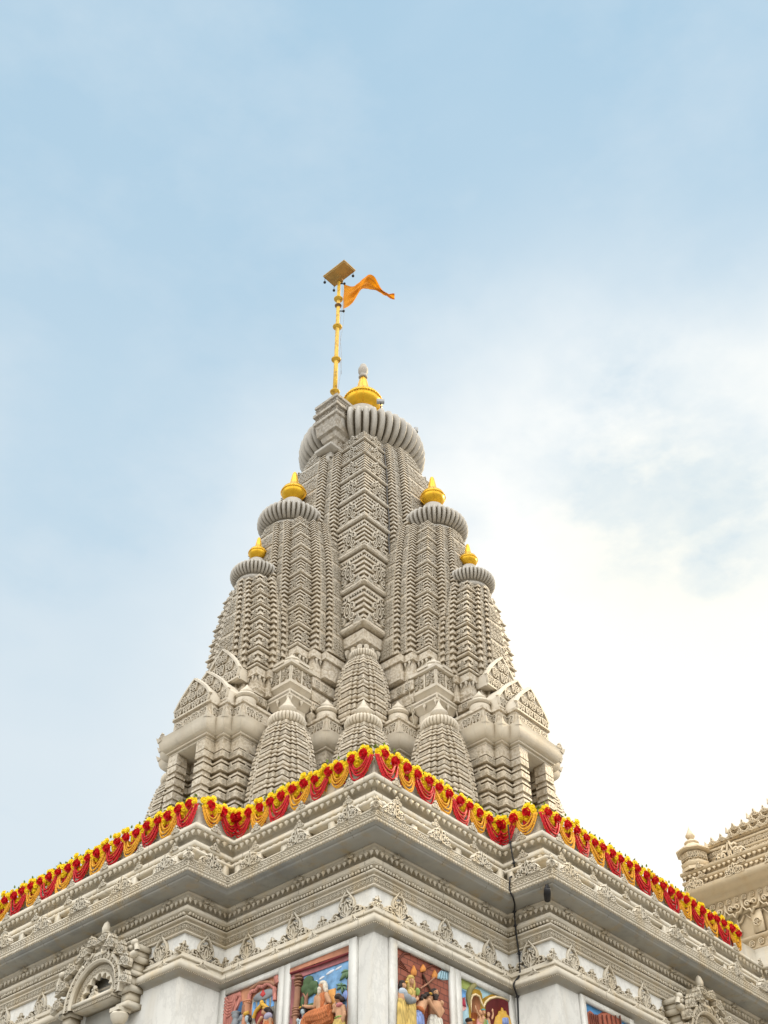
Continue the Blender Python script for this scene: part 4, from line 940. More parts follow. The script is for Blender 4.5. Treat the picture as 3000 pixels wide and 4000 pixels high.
def make_ring(seed):
    rr = random.Random(seed); g = Geo(); k = 9
    for i in range(k + 3):
        a = 2 * PI * i / k + rr.uniform(-.18, .18); R_ = rr.uniform(.085, .112) if i < k else rr.uniform(.05, .15)
        o = np.array([R_ * math.cos(a) * 1.12, rr.uniform(-.03, .012), R_ * math.sin(a)])
        nn = np.array([.5 * math.cos(a), -1, .5 * math.sin(a)]); nn /= np.linalg.norm(nn); x = np.cross(nn, ez); x /= np.linalg.norm(x); y = np.cross(x, nn)
        g.m = 0; petal_flower(g, o, rr.uniform(.044, .060), 6, 2, x, y, nn, .6, rr)
    g.m = 1
    for i in range(16):
        a = rr.uniform(0, 2 * PI); R_ = rr.uniform(.06, .17); o = np.array([R_ * math.cos(a), rr.uniform(.0, .04), R_ * math.sin(a)]); d_ = np.array([math.cos(a), rr.uniform(-.6, .2), math.sin(a)]) * .06; s_ = np.array([-math.sin(a), .2, math.cos(a)]) * .017
        g.add([o - s_, o + d_ * .5 - s_ * 1.3, o + d_, o + d_ * .5 + s_ * 1.3, o + s_], [np.array([[0, 1, 2, 3, 4]])])
    for i in range(7):      # thin leaf tips standing above the flowers
        o = np.array([rr.uniform(-.13, .13), .02, .09]); d_ = np.array([rr.uniform(-.5, .5), rr.uniform(-.3, .3), 1]) * rr.uniform(.05, .10); s_ = np.array([.006, 0, 0])
        g.add([o - s_, o + s_, o + d_], [np.array([[0, 1, 2]])])
    return g
def make_swag(W, H, strands, r, seed, straight=False):
    rr = random.Random(seed); g = Geo()
    for k in range(strands):
        f = 1 - k / (strands + .6); n = 46; t = np.linspace(-1, 1, n)
        if straight:
            x = np.full(n, (k - (strands - 1) / 2) * r * 2.3) + rr.uniform(-.012, .012) * t; z = -H * rr.uniform(.85, 1.05) * (t + 1) / 2; y = np.full(n, -.01 - .012 * (k % 2))
        else:
            x = W / 2 * (.50 + .50 * f) * t + rr.uniform(-.012, .012) + rr.uniform(-.03, .03) * (1 - t * t); sag = H * (.36 + .64 * f) * rr.uniform(.95, 1.05)
            z = -sag * (1 - np.abs(t) ** 2.3); y = np.full(n, -.012 - .014 * (k % 3)) - .035 * (1 - t * t) + rr.uniform(-.006, .006)
        rad = r * np.where(np.arange(n) % 2 == 0, 1.12, .62) * (1 + .12 * np.array([rr.uniform(-1, 1) for _ in range(n)]))
        g.add(*tube(np.stack([x, y, z], 1), rad, 6))
    return g
def mesh_of(g, mats): o = g.build('tmp', mats, None); me = o.data; bpy.data.objects.remove(o); return me
ROSES = [mesh_of(make_rose(), RED) for _ in range(3)]; RINGS = [mesh_of(make_ring(s), [YEL, GRN]) for s in range(5)]
SW_O = [mesh_of(make_swag(.50, .36 + .025 * (s % 3), 5, .0165, s), MAR) for s in range(4)]; SW_R = [mesh_of(make_swag(.50, .38 + .025 * (s % 3), 6, .0165, s + 5), REDS) for s in range(4)]
ST_O = mesh_of(make_swag(.1, .27, 4, .0165, 20, True), MAR); ST_R = mesh_of(make_swag(.1, .27, 4, .0165, 21, True), REDS)
def gar(name, label, a, b, nrm, z=3.10, end_gap=(0, 0)):
    a = np.array([*a, z]); b = np.array([*b, z]); L = np.linalg.norm(b - a); d = (b - a) / L; n = np.array([*nrm, 0.])
    root = thing('flower_garland', label, 'garland', tuple(a), 'flower garlands along the parapet')
    wd = np.array([d[1], d[0], 0]); wn = np.array([n[1], n[0], 0])
    def link(nm, me, t, dz, out, sc=1., tilt=0., spin=0.):
        o = bpy.data.objects.new(nm, me); COL.objects.link(o); o.parent = root
        # mesh frame: stored (u, v, z) = (x along, -y outward, z); world X = v, Y = u
        X = wd; Y = -wn; Z = np.array([0, 0, 1.])
        # local mesh coordinates after the axis swap: local X carries v (depth), local Y carries u (along)
        R_ = np.stack([Y, X, Z], 1)
        M_ = Matrix.Identity(4)
        c_, s_ = math.cos(spin), math.sin(spin)
        Rs = np.array([[1, 0, 0], [0, c_, -s_], [0, s_, c_]]); ct, st_ = math.cos(tilt), math.sin(tilt); Rt = np.array([[ct, 0, st_], [0, 1, 0], [-st_, 0, ct]])
        RR = R_ @ Rt @ Rs * sc
        for i in range(3):
            for j in range(3): M_[i][j] = RR[i, j]
        p = wd * t + wn * out + np.array([0, 0, dz]); M_.translation = Vector(p); o.matrix_local = M_; return o
    k = max(2, int(round(L / .285)))
    for i in range(k):
        t = L * (i + .5) / k + random.uniform(-.02, .02); dz = random.uniform(-.02, .02)
        link('yellow_ring', random.choice(RINGS), t, dz, .05, random.uniform(.95, 1.12), -.4, random.uniform(-.5, .5))
        link('red_rose', random.choice(ROSES), t + random.uniform(-.012, .012), dz, .09, random.uniform(1.28, 1.5), -.4, random.uniform(0, 6))
    m_ = max(1, int(round(L / .47))); par = random.randint(0, 1)
    for i in range(m_):
        t = L * (i + .5) / m_; sc = L / m_ / .47
        if (i + par) % 2: link('marigold_swag', random.choice(SW_O), t, -.045, .045, sc * random.uniform(.88, 1.10), 0, random.uniform(-.07, .07)); link('bead_string', ST_R, t - .05 * sc, -.04, .015, 1., 0, .18); link('bead_string', ST_R, t + .10 * sc, -.04, .012, .9, 0, -.15)
        else: link('red_swag', random.choice(SW_R), t, -.045, .05, sc * random.uniform(.88, 1.12), 0, random.uniform(-.07, .07)); link('marigold_string', ST_O, t + .05 * sc, -.04, .015, 1., 0, -.18); link('marigold_string', ST_O, t - .10 * sc, -.04, .012, .9, 0, .15)
    return root
G_ = .14 - .02
gp = offset_path(-.12)
gar('flower_garland', 'flower garland running left from the left corner out of the picture', gp[1], (10.2, gp[1][1]), (0, -1))
gar('flower_garland', 'short flower garland on the left return between corner and recess', gp[2], gp[1], (-1, 0))
gar('flower_garland', 'flower garland left of the central corner, above the bearded sage relief', gp[3], gp[2], (0, -1))
gar('flower_garland', 'flower garland right of the central corner, above the brick wall relief', gp[3], gp[4], (-1, 0))
gar('flower_garland', 'short flower garland on the right return beside the black cable', gp[4], gp[5], (0, -1))
gar('flower_garland', 'long flower garland at far right ending against the side hall', gp[5], (gp[5][0], 10.15), (-1, 0))
# ------------------------------------------------------------------ carved arched niches on both outer walls (part of the hall)
def niche(sw):
    """sw False: left wall, True: mirrored on the right wall. Built at u about uc, wall plane v = -S1, front at v = -S1 - .34"""
    f = (lambda V: np.asarray(V)[:, [1, 0, 2]]) if sw else None
    uc = 7.48 if sw else 5.06; vw = -S1; vf = -S1 - .34; X = np.array([1., 0, 0]); N = np.array([0, -1., 0]); Z = np.array([0, 0, 1.])
    def emit(g, name, mat, parent=None, **k):
        if sw:
            h = Geo(); h.join(g, f); g = h
        return part(g, name, mat, parent or root, **k)
    R_o, R_i = .72, .55; zc = .07; root = None
    g = Geo(); A = np.linspace(-.15, PI + .15, 40)
    prof = [(R_i, vw), (R_i, vf + .03), (R_i + .03, vf), (R_i + .05, vf), (R_i + .05, vf + .02), (R_o - .05, vf + .02), (R_o - .05, vf), (R_o, vf), (R_o + .02, vf + .04), (R_o + .02, vw)]
    rings = np.array([[(uc + r * math.cos(a), v, zc + r * math.sin(a)) for a in A] for r, v in prof]); g.add(rings.reshape(-1, 3), grid_faces(len(prof), len(A), False))
    for a in np.linspace(-.05, PI + .05, 21):
        c, s = math.cos(a), math.sin(a); o = np.array([uc + .635 * c, vf + .02, zc + .635 * s])
        V, F = motif([ell(0, 0, .38, .38, 9), ell(0, 0, .1, .1, 6)], .12, .25); g.many(V, F, [frame(o, (-s, 0, c), (c, 0, s), N, .085, .085, .1)])
    # cusped screen inside the ring
    P = []; n = 7
    for i in range(n):
        a0 = .12 + (PI - .24) * i / n; a1 = .12 + (PI - .24) * (i + 1) / n
        for t in np.linspace(0, 1, 6)[:-1] if i < n - 1 else np.linspace(0, 1, 6):
            a = a0 + (a1 - a0) * t; r = .32 + .085 * math.sin(PI * t); P.append((uc + r * math.cos(a), zc + r * math.sin(a)))
    P = np.array(P); O_ = np.array([(uc + .555 * math.cos(a), zc + .555 * math.sin(a)) for a in np.linspace(.02, PI - .02, len(P))]); k = len(P)
    for v0, v1 in ((vf + .10, vf + .17),):
        V = [(x, v0, z) for x, z in O_] + [(x, v0, z) for x, z in P] + [(x, v1, z) for x, z in P]
        g.add(V, grid_faces(3, k, False))
    for a in np.linspace(.2, PI - .2, 16):
        o = np.array([uc + .475 * math.cos(a), vf + .10, zc + .475 * math.sin(a)]); g.many(*M_RUN, [frame(o, (-math.sin(a), 0, math.cos(a)), (math.cos(a), 0, math.sin(a)), N, .085, .13, .1)])
    root = part((lambda h: (h.join(g, f), h)[1])(Geo()) if sw else g, 'niche', MH, hall, auto=.7)
    for s in (-1, 1):
        g = Geo(); a, b = sorted((uc + s * .66, uc + s * .86))
        for z0, z1, e in ((-.30, -.22, .05), (-.22, -.05, .0), (-.05, .03, .05), (.03, .2, .0), (.2, .26, .06), (.26, .42, .01), (.42, .5, .07), (.5, .62, .02), (.62, .70, .06)):
            g.add(*box(a - e, b + e, vf + .12 - e, vw + .05, z0, z1 + .002))
        emit(g, 'side_block', MH)
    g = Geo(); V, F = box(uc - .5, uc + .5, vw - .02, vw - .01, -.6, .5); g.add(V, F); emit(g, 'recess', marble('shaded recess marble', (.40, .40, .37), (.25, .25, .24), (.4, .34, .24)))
    # shelf with small crest and bead row
    g = Geo(); g.add(*box(uc - .50, uc + .50, vf + .03, vw, -.03, .0)); g.add(*box(uc - .50, uc + .50, vf + .005, vw, .0, .055)); g.add(*box(uc - .48, uc + .48, vf + .06, vw, -.06, -.03))
    put_row(g, SPHL, (uc - .48, vf + .04, -.045), X, N, .96, .04, .016); g.many(*M_CREST, [frame((uc, vf + .08, .05), X, Z, N, .17, .28, .3)])
    emit(g, 'shelf', MH)
    # columns
    for s in (-1, 1):
        g = Geo(); c = (uc + s * .70, vf + .10, 0)
        g.add(*box(c[0] - .115, c[0] + .115, vf - .02, vf + .22, -.36, -.30))
        g.add(*lathe(c, [(.09, -1.9), (.09, -.95), (.13, -.92), (.13, -.86), (.09, -.83), (.10, -.78), (.135, -.70), (.10, -.62), (.07, -.6), (.085, -.57), (.06, -.55), (.085, -.53), (.13, -.46), (.145, -.40), (.12, -.36)], 16)); emit(g, 'column', MH, smooth=True, auto=.7)
    # sculpture over the arch: rearing beasts, scroll plumes and a bud
    g = Geo()
    g.add(*box(uc - .2, uc + .2, vf + .1, vw, .70, .92)); g.add(*box(uc - .13, uc + .13, vf + .1, vw, .92, 1.1))
    g.add(*lathe((uc - .02, vf + .08, 1.0), [(.03, 0), (.05, .06), (.035, .1), (.07, .16), (.075, .22), (.05, .30), (.0, .36)], 12))
    for s in (-1, 1):
        for (x, z, sz, dp_) in ((.34, .78, .26, .5), (.62, .58, .26, .5), (.80, .34, .26, .5), (.86, .05, .22, .4), (.12, .92, .24, .5)):
            g.many(*M_ACAN, [frame((uc + s * x, vf + .02, z), (s * .9, 0, -.3 if x > .2 else .1), (s * .3, 0, .95), N, sz * .62, sz, .32)])
        # beast: body, neck, head, legs
        bx_ = uc + s * .26
        for (x, z, rx, rz) in ((.0, .84, .085, .12), (.05, .93, .06, .10), (.085, 1.0, .05, .055), (.125, .985, .035, .03)):
            g.many(*sphere(10, 7), [frame((bx_ - s * x + s * .05, vf + .03, z), X, Z, N, rx, rz, .08)])
        g.add(*tube([(bx_, vf, .74), (bx_ - s * .1, vf - .02, .72), (bx_ - s * .15, vf, .80)], .025, 6)); g.add(*tube([(bx_ + s * .06, vf, .74), (bx_ + s * .10, vf, .66), (bx_ + s * .05, vf, .60)], .028, 6))
        # goose head on the flank of the ring
        hx = uc + s * .90; t_ = np.linspace(0, 1, 14)
        g.add(*tube(np.stack([hx - s * .10 * np.cos(t_ * 4.2) + s * .02, np.full(14, vf + .03), .32 + .34 * t_ + .05 * np.sin(t_ * 6)], 1), .075 - .035 * t_, 8))
        g.many(*sphere(10, 7), [frame((hx + s * .04, vf + .02, .68), X, Z, N, .075, .06, .06)])
    emit(g, 'sculpture', MH, auto=.8)
niche(False); niche(True)

# ------------------------------------------------------------------ taller side hall at the right
SP = [(.52, 22.0), (.52, 11.0), (-12.0, 11.0)]; SN = [(1, 0), (0, -1)]
side = thing('side_hall', 'taller sunlit marble hall at the right edge with stepped crested roof and corner turret', 'temple hall', (-3, 14, GROUND)); SO = (-3, 14, GROUND)
def spart(g, name, mat, parent=None, **k): return g.build(name, mat, parent or side, SO, **k)
g = Geo(); sweep(g, [(0, GROUND), (0, 4.55)], SP, SN); spart(g, 'wall', MR)
g = Geo(); sweep(g, [(.004, 3.92), (.05, 3.94), (.05, 4.18), (.02, 4.20), (.02, 4.36), (.06, 4.38), (.10, 4.50), (.26, 4.56), (.29, 4.60), (.30, 4.63), (.30, 4.72), (.27, 4.735), (.08, 4.82), (.06, 4.86), (.06, 4.93), (.11, 4.94), (.125, 4.95), (.125, 5.01), (.09, 5.02), (.03, 5.05), (.03, 5.13), (.11, 5.15), (.135, 5.16), (.135, 5.23), (.1, 5.245), (-.3, 5.26), (-.3, 5.5), (-.28, 5.51), (-.28, 5.56), (-.36, 5.58), (-.36, 5.72), (-.33, 5.73), (-.33, 5.78), (-.5, 5.8)], SP, SN)
for z0, o0, sz in ((4.935, .10, .10), (5.145, .105, .10)):
    for o, d, n, L, i in runs(o0, SP, SN): put_row(g, PEND, o + np.array([0, 0, z0]), d, n, L, .125, sz, sy=.085, depth=.1)
for z0, o0, m_, sp_, sz, sy_ in ((4.70, .25, M_ACAN, 1.0, .25, .34), (4.99, .10, M_CREST, .98, .17, .2), (5.21, .11, M_CREST, .98, .17, .2), (5.25, -.25, M_ACAN, 1.5, .44, .62), (5.4, -.28, M_RUN, .2, .2, .22), (5.65, -.355, M_RUN, .16, .16, .15)):
    for o, d, n, L, i in runs(o0, SP, SN): put_row(g, m_, o + np.array([0, 0, z0]), d, n, L, sp_, sz, sy=sy_, depth=.26)
spart(g, 'cornice', MR)
g = Geo()      # scalloped fringe, flowers and hanging beads under the eave
FR = motif(mirror([spiral(.2, .12, .17, .03, PI, -1.3, 10)]) + [np.array([(-.5, .45), (-.48, .05), (-.3, -.18), (-.12, -.16), (0, -.42), (.12, -.16), (.3, -.18), (.48, .05), (.5, .45)])], .05, .22)
HANG = motif([np.array([(0, .4), (0, -.3)]), ell(0, -.38, .1, .16, 9), np.array([(-.5, .4), (-.25, .12), (0, .05), (.25, .12), (.5, .4)])], .035, .15)
FLO = motif([ell(0, 0, .4, .4, 11), ell(0, 0, .16, .16, 8), np.array([(-.4, 0), (.4, 0)]), np.array([(0, -.4), (0, .4)])], .08, .2)
for o, d, n, L, i in runs(.05, SP, SN):
    put_row(g, FR, o + np.array([0, 0, 4.02]), d, n, L, .40, .40, sy=.42, depth=.35)
    put_row(g, HANG, o - np.array(n) * .04 + np.array([0, 0, 3.72]), d, n, L, .40, .36, sy=.42, depth=.3)
for o, d, n, L, i in runs(.02, SP, SN): put_row(g, FLO, o + np.array([0, 0, 4.28]), d, n, L, .19, .13, depth=.12)
spart(g, 'fringe', MR)
g = Geo(); sweep(g, [(.004, 3.08), (.05, 3.10), (.05, 3.14), (.03, 3.16), (.03, 3.32), (.06, 3.34), (.06, 3.40), (.004, 3.42)], SP, SN)
for o, d, n, L, i in runs(.03, SP, SN):
    put_row(g, FLO, o + np.array([0, 0, 3.24]), d, n, L, .22, .15, depth=.15); put_row(g, PEND, o + np.array([0, 0, 3.10]), d, n, L, .14, .1, sy=.08, depth=.1)
    put_row(g, FLO, o - np.array(n) * .028 + np.array([0, 0, 2.90]), d, n, L, .42, .26, depth=.25)
spart(g, 'band', MR)
for x in np.arange(-.9, -11, -1.25):       # pilasters with flower bosses
    g = Geo(); g.add(*box(x - .12, x + .12, 10.93, 11.02, GROUND, 3.07)); g.add(*box(x - .12, x + .12, 10.93, 11.02, 3.43, 3.9))
    g.many(*FLO, [frame((x, 10.93, z), (-1, 0, 0), (0, 0, 1), (0, -1, 0), .2, .2, .2) for z in (2.8, 3.64)]); spart(g, 'pilaster', MR)
# stepped roof rising to the right, each step crested
g = Geo(); z = 5.78; uu = .1
for i in range(9):
    u0 = uu - .52 * i; h = .235
    g.add(*box(-12, u0, 11.45 + .12 * i, 20, z - .05, z + .10)); g.add(*box(-12, u0 + .05, 11.40 + .12 * i, 20.05, z + .10, z + .16)); g.add(*box(-12, u0 - .05, 11.5 + .12 * i, 19.95, z + .16, z + h))
    put_row(g, M_SMALL, (u0, 11.40 + .12 * i, z + .14), (-1, 0, 0), (0, -1, 0), 7, .24, .20, sy=.34, depth=.25)
    put_row(g, M_RUN, (u0, 11.445 + .12 * i, z + .02), (-1, 0, 0), (0, -1, 0), 7, .2, .19, sy=.14, depth=.15)
    for q in range(2):
        V = [(u0 - .02 - .2 * q, 11.4 + .12 * i, z + .14), (u0 + .10 - .2 * q, 11.4 + .12 * i, z + .14), (u0 + .09 - .2 * q, 11.44 + .12 * i, z + .32 + .03 * q), (u0 + .04 - .2 * q, 11.5 + .12 * i, z + .14)]
        g.add(V, [np.array([[0, 1, 2], [1, 3, 2], [3, 0, 2]])])
    z += h - .01
spart(g, 'roof', MR)
g = Geo(); tc_ = (.36, 11.12)      # corner turret
def octa(prof): g.add(*lathe((tc_[0], tc_[1], 0), prof, 8, None))
octa([(.33, 5.24), (.33, 5.31), (.27, 5.33), (.33, 5.40), (.33, 5.43), (.27, 5.46), (.27, 5.69), (.29, 5.70), (.40, 5.72), (.40, 5.75), (.31, 5.78), (.24, 5.84), (.19, 5.90), (.14, 5.95)])
g.add(*lathe((tc_[0], tc_[1], 0), [(.14, 5.94), (.17, 5.98), (.14, 6.02), (.06, 6.05), (.055, 6.08), (.105, 6.14), (.11, 6.17), (.07, 6.24), (.03, 6.32), (.0, 6.42)], 16))
for a in np.arange(8) * PI / 4 + PI / 8:
    n = np.array([math.cos(a), math.sin(a), 0]); x = np.array([-n[1], n[0], 0])
    for t in (-.06, .06): g.many(*M_RUN, [frame(np.array([*tc_, 5.58]) + n * .265 + x * t, x, (0, 0, 1), n, .12, .2, .2)])
spart(g, 'turret', MR, auto=.7)

# ------------------------------------------------------------------ painted relief panels in white frames
PAINT = {}
def paint(name, col, rough=.7, var=.22):
    if name not in PAINT: PAINT[name] = plain('painted ' + name, col, rough, 0, var, 7., .35, .08)
    return PAINT[name]
def cloth(name, col):
    m = paint(name, col, .75, .2); nt = m.node_tree; b = nt.nodes['Principled BSDF']
    w_ = nt.nodes.new('ShaderNodeTexWave'); w_.bands_direction = 'DIAGONAL'; w_.inputs['Scale'].default_value = 16.; w_.inputs['Distortion'].default_value = 5.; w_.inputs['Detail'].default_value = 3.; w_.inputs['Detail Scale'].default_value = 1.2
    ge = nt.nodes.new('ShaderNodeNewGeometry'); mp = nt.nodes.new('ShaderNodeMapping'); mp.inputs['Scale'].default_value = (1, 1, .1); nt.links.new(ge.outputs['Position'], mp.inputs[0]); nt.links.new(mp.outputs[0], w_.inputs[0]); bp = nt.nodes.new('ShaderNodeBump'); bp.inputs['Strength'].default_value = .35; bp.inputs['Distance'].default_value = .012
    nt.links.new(w_.outputs['Fac'], bp.inputs['Height']); nt.links.new(bp.outputs[0], b.inputs['Normal']); old = b.inputs['Base Color'].links[0].from_socket
    c = mix(nt, ramp(nt, w_.outputs['Fac'], .45, 0.), old, tuple(x * .66 for x in col)); nt.links.new(c, b.inputs['Base Color']); return m
SKIN = paint('tan skin', (.50, .28, .16), .7); SKIN2 = paint('brown skin', (.42, .22, .12)); BLUESK = paint('grey blue skin', (.42, .50, .54)); HAIRW = paint('white hair', (.62, .56, .46)); HAIRB = paint('dark hair', (.035, .025, .022))
ORANGE = cloth('orange robe', (.52, .17, .06)); YELP = cloth('yellow robe', (.58, .42, .13)); BLUE = cloth('blue cloth', (.22, .30, .58)); WHITEP = cloth('white cloth', (.70, .68, .60)); GREEN = cloth('green cloth', (.26, .36, .10)); GOLDP = paint('gold paint', (.62, .36, .05), .4)
BRICK = paint('brick red', (.27, .075, .04)); BRICKD = paint('dark brick joints', (.13, .035, .02)); SKYP = paint('sky blue', (.17, .33, .54), .7, .4); MAROON = paint('maroon', (.18, .025, .03)); MAUVE = paint('mauve wall', (.40, .16, .17)); LEAF = paint('dark leaf', (.07, .12, .05)); PINK = cloth('pink curtain', (.52, .21, .17)); PEACH = paint('peach wall', (.55, .26, .15)); GREYP = paint('grey paint', (.24, .26, .28)); COLB = paint('brown column', (.32, .16, .10)); OLIVE = paint('olive paint', (.22, .20, .08)); LBLUE = paint('light blue paint', (.34, .52, .60)); WINB = paint('window blue', (.14, .34, .66)); BEAM = paint('beam brown', (.40, .17, .10)); PALMG = paint('palm green', (.13, .22, .12)); CLOUD = paint('cloud white', (.62, .66, .72))
class Panel:
    def __init__(self, label, org, x, n, tr, W=1.21, ztop=-.10, zbot=-2.0):
        """org: plan point of the picture's top left corner; x runs to the viewer's right; tr: tracing corners ((X, Y) left, (X, Y) right) of the sketch"""
        self.x = np.array([*x, 0.]); self.n = np.array([*n, 0.]); self.o = np.array([*org, 0.]); self.W = W; self.z0 = ztop; self.tr = tr
        c = self.o + self.x * W / 2; self.org = (c[0], c[1], zbot); self.t = thing('relief_panel', label, 'relief panel', self.org); self.zb = zbot
    def q(self, X, Y):
        (a, b), (c, d) = self.tr; s = (X - a) / (c - a); return s * self.W, max(self.zb + .2, self.z0 - (Y - (b + (d - b) * s)) / 775.)
    def P(self, x, z, d): return self.o + self.x * x + self.n * d + np.array([0, 0, z])
    def put(self, g, name, mat, parent=None, **k): return g.build(name, mat, parent or self.t, self.org, **k)
    def frame_(self, l, r, t=.09):
        W, z0, zb = self.W, self.z0, self.zb; g = Geo()
        for x0, x1, za, zc in ((-l, 0, zb, z0 + t), (W, W + r, zb, z0 + t), (0, W, z0, z0 + t), (-l, W + r, zb - .12, zb)):
            V, F = box(x0, x1, 0, .055, za, zc); V = np.array(V); g.add(np.array([self.P(a, c, b) for a, b, c in V]), F)
        self.put(g, 'frame', MHW)
        g = Geo(); V, F = box(0, W, .003, .17, zb, zb + .2); V = np.array(V); g.add(np.array([self.P(a, c, b) for a, b, c in V]), F); self.put(g, 'ledge', paint('ledge stone', (.34, .22, .13)))
    def pillow(self, g, pts, d, b=0.):
        pts = np.array(pts); c = pts.mean(0); k = len(pts); inn = c + (pts - c) * .72
        V = [self.P(x, z, b) for x, z in pts] + [self.P(x, z, b + d * .6) for x, z in c + (pts - c) * .95] + [self.P(x, z, b + d) for x, z in inn] + [self.P(*c, b + d * 1.08)]
        g.add(V, [grid_faces(3, k), np.array([[2 * k + i, 2 * k + (i + 1) % k, 3 * k] for i in range(k)])])
    def shape(self, name, mat, XY, d, b=.006, parent=None, raw=False):
        g = Geo(); self.pillow(g, [p if raw else self.q(*p) for p in XY], d, b); return self.put(g, name, mat, parent, smooth=True, auto=.9)
    def flat(self, name, mat, XY, d, parent=None):
        g = Geo(); pts = [self.q(*p) for p in XY]; k = len(pts)
        g.add([self.P(x, z, d) for x, z in pts] + [self.P(x, z, 0.002) for x, z in pts], [np.array([list(range(k))]), grid_faces(2, k)]); return self.put(g, name, mat, parent)
    def back(self, mat):
        g = Geo(); W = self.W; g.add([self.P(0, self.zb, .004), self.P(W, self.zb, .004), self.P(W, self.z0, .004), self.P(0, self.z0, .004)], [np.array([[0, 1, 2, 3]])]); return self.put(g, 'backdrop', mat)
    def rod(self, name, mat, XY, r, d, parent=None, n=8):
        g = Geo(); g.add(*tube(np.array([self.P(*self.q(*p), d) for p in XY]), r, n)); return self.put(g, name, mat, parent, smooth=True, auto=.9)
    def robe(self, name, mat, parent, pts, d=.07, flat=.7, folds=9, amp=.07):
        """fluted cloth hanging along a path of (X, Y, radius)"""
        g = Geo(); Q = np.array([self.P(*self.q(X, Y), d) for X, Y, r in pts]); rad = np.array([p[2] for p in pts]); i = np.arange(len(pts)); s = np.linspace(0, len(pts) - 1, 5 * len(pts))
        W = np.stack([np.interp(s, i, Q[:, k]) for k in range(3)], 1); R_ = np.interp(s, i, rad)
        for _ in range(3): W[1:-1] = .25 * W[:-2] + .5 * W[1:-1] + .25 * W[2:]
        T = np.gradient(W, axis=0); T /= np.linalg.norm(T, axis=1)[:, None] + 1e-9; N = np.tile(self.n, (len(W), 1)); B = np.cross(T, N); B /= np.linalg.norm(B, axis=1)[:, None] + 1e-9
        a = np.arange(40) * 2 * PI / 40; m = 1 + amp * np.sin(folds * a[None] + .9 * np.sin(s * 1.1)[:, None]) + amp * .5 * np.sin((2 * folds + 1) * a[None] + s[:, None])
        rings = W[:, None] + (R_[:, None] * m)[..., None] * (B[:, None] * np.cos(a)[None, :, None] + flat * N[:, None] * np.sin(a)[None, :, None])
        g.add(*rings_loft(rings)); return self.put(g, name, mat, parent, smooth=True, auto=1.2)
    def oval(self, g, X, Y, rx, rz, d, dep, tilt=0.):
        x, z = self.q(X, Y); c, s = math.cos(tilt), math.sin(tilt); xa = self.x * c + np.array([0, 0, s]); za = -self.x * s + np.array([0, 0, c])
        V, F = sphere(14, 10); g.many(V, F, [frame(self.P(x, z, d), xa, za, self.n, rx, rz, dep)])
    def figure(self, skin, head, torso, limbs, look=0., hs=1.):
        """one continuous carved body: head with face, neck, trunk and limbs fused by a voxel remesh"""
        g = Geo(); X, Y = head; hs = hs * .74; r = .072 * hs; self.head = head; torso = [(a, b, c * .88) for a, b, c in torso]; limbs = [[(p[0], p[1], p[2] * .80, *p[3:]) for p in lm] for lm in limbs]
        self.oval(g, X, Y, r * .86, r * 1.15, .075, r * .85); self.oval(g, X + look * 22, Y + 22, r * .6, r * .6, .085, r * .65)
        self.oval(g, X + look * 60 * r / .072 * .6, Y + 4, r * .17, r * .30, .075 + r * (.85 if abs(look) < .5 else .6), r * .22)
        for s in (-1, 1): self.oval(g, X + s * 62 * r / .072 * .78, Y + 2, r * .14, r * .24, .07, r * .2)
        for i, (a, b) in enumerate(zip(torso[:-1], torso[1:])):
            P0, P1 = self.P(*self.q(a[0], a[1]), .05), self.P(*self.q(b[0], b[1]), .05)
            g.add(*tube([P0, (P0 + P1) / 2, P1], [a[2], (a[2] + b[2]) / 2, b[2]], 12))
            g.many(*sphere(12, 8), [frame(P1, (1, 0, 0), (0, 1, 0), (0, 0, 1), b[2])])
        x0, z0 = self.q(*torso[0][:2]); hx, hz = self.q(X, Y); g.add(*tube([self.P(hx, hz - r * .6, .06), self.P(x0, z0, .05)], [r * .5, r * .62], 10))
        for lm in limbs:
            pts = np.array([self.P(*self.q(p[0], p[1]), p[3] if len(p) > 3 else .09) for p in lm]); rad = np.array([p[2] for p in lm])
            g.add(*tube(pts, rad, 9))
            for p, rr in zip(pts, rad): g.many(*sphere(8, 6), [frame(p, (1, 0, 0), (0, 1, 0), (0, 0, 1), rr)])
            e, dv = pts[-1], pts[-1] - pts[-2]; dv = dv / (np.linalg.norm(dv) + 1e-9); sd = np.cross(dv, self.n); sd /= np.linalg.norm(sd) + 1e-9
            for f in (-1.2, -.4, .4, 1.2): g.add(*tube([e, e + dv * .035 + sd * f * .009, e + dv * (.062 - abs(f) * .008) + sd * f * .012], [.011, .009, .006], 6))
            g.add(*tube([e, e + dv * .02 + sd * .03], [.011, .008], 6))
        o = self.put(g, 'figure', skin, smooth=True); m = o.modifiers.new('fuse', 'REMESH'); m.mode = 'VOXEL'; m.voxel_size = .011; m.use_smooth_shade = True
        ge_ = Geo()
        for s in (-1, 1): self.oval(ge_, X + look * 30 + s * 27 * hs, Y - 8, r * .13, r * .09, .075 + r * .78, r * .1)
        self.put(ge_, 'eyes', HAIRB, o)
        return o
    def blob(self, name, mat, parent, ovals):
        g = Geo()
        if parent is not None and parent.name.startswith('figure'):
            if name in ('hair', 'beard', 'crown', 'turban'):
                hx, hy = self.head; ovals = [(hx + (o[0] - hx) * .78, hy + (o[1] - hy) * .78, o[2] * .72, o[3] * .72, .075 + (o[4] - .075) * .75, o[5] * .76, *o[6:]) for o in ovals]
            else: ovals = [(o[0], o[1], o[2] * .86, o[3] * .88, o[4], o[5] * .8, *o[6:]) for o in ovals]
        for X, Y, rx, rz, d, dep, *t in ovals: self.oval(g, X, Y, rx, rz, d, dep, t[0] if t else 0.)
        o = self.put(g, name, mat, parent, smooth=True)
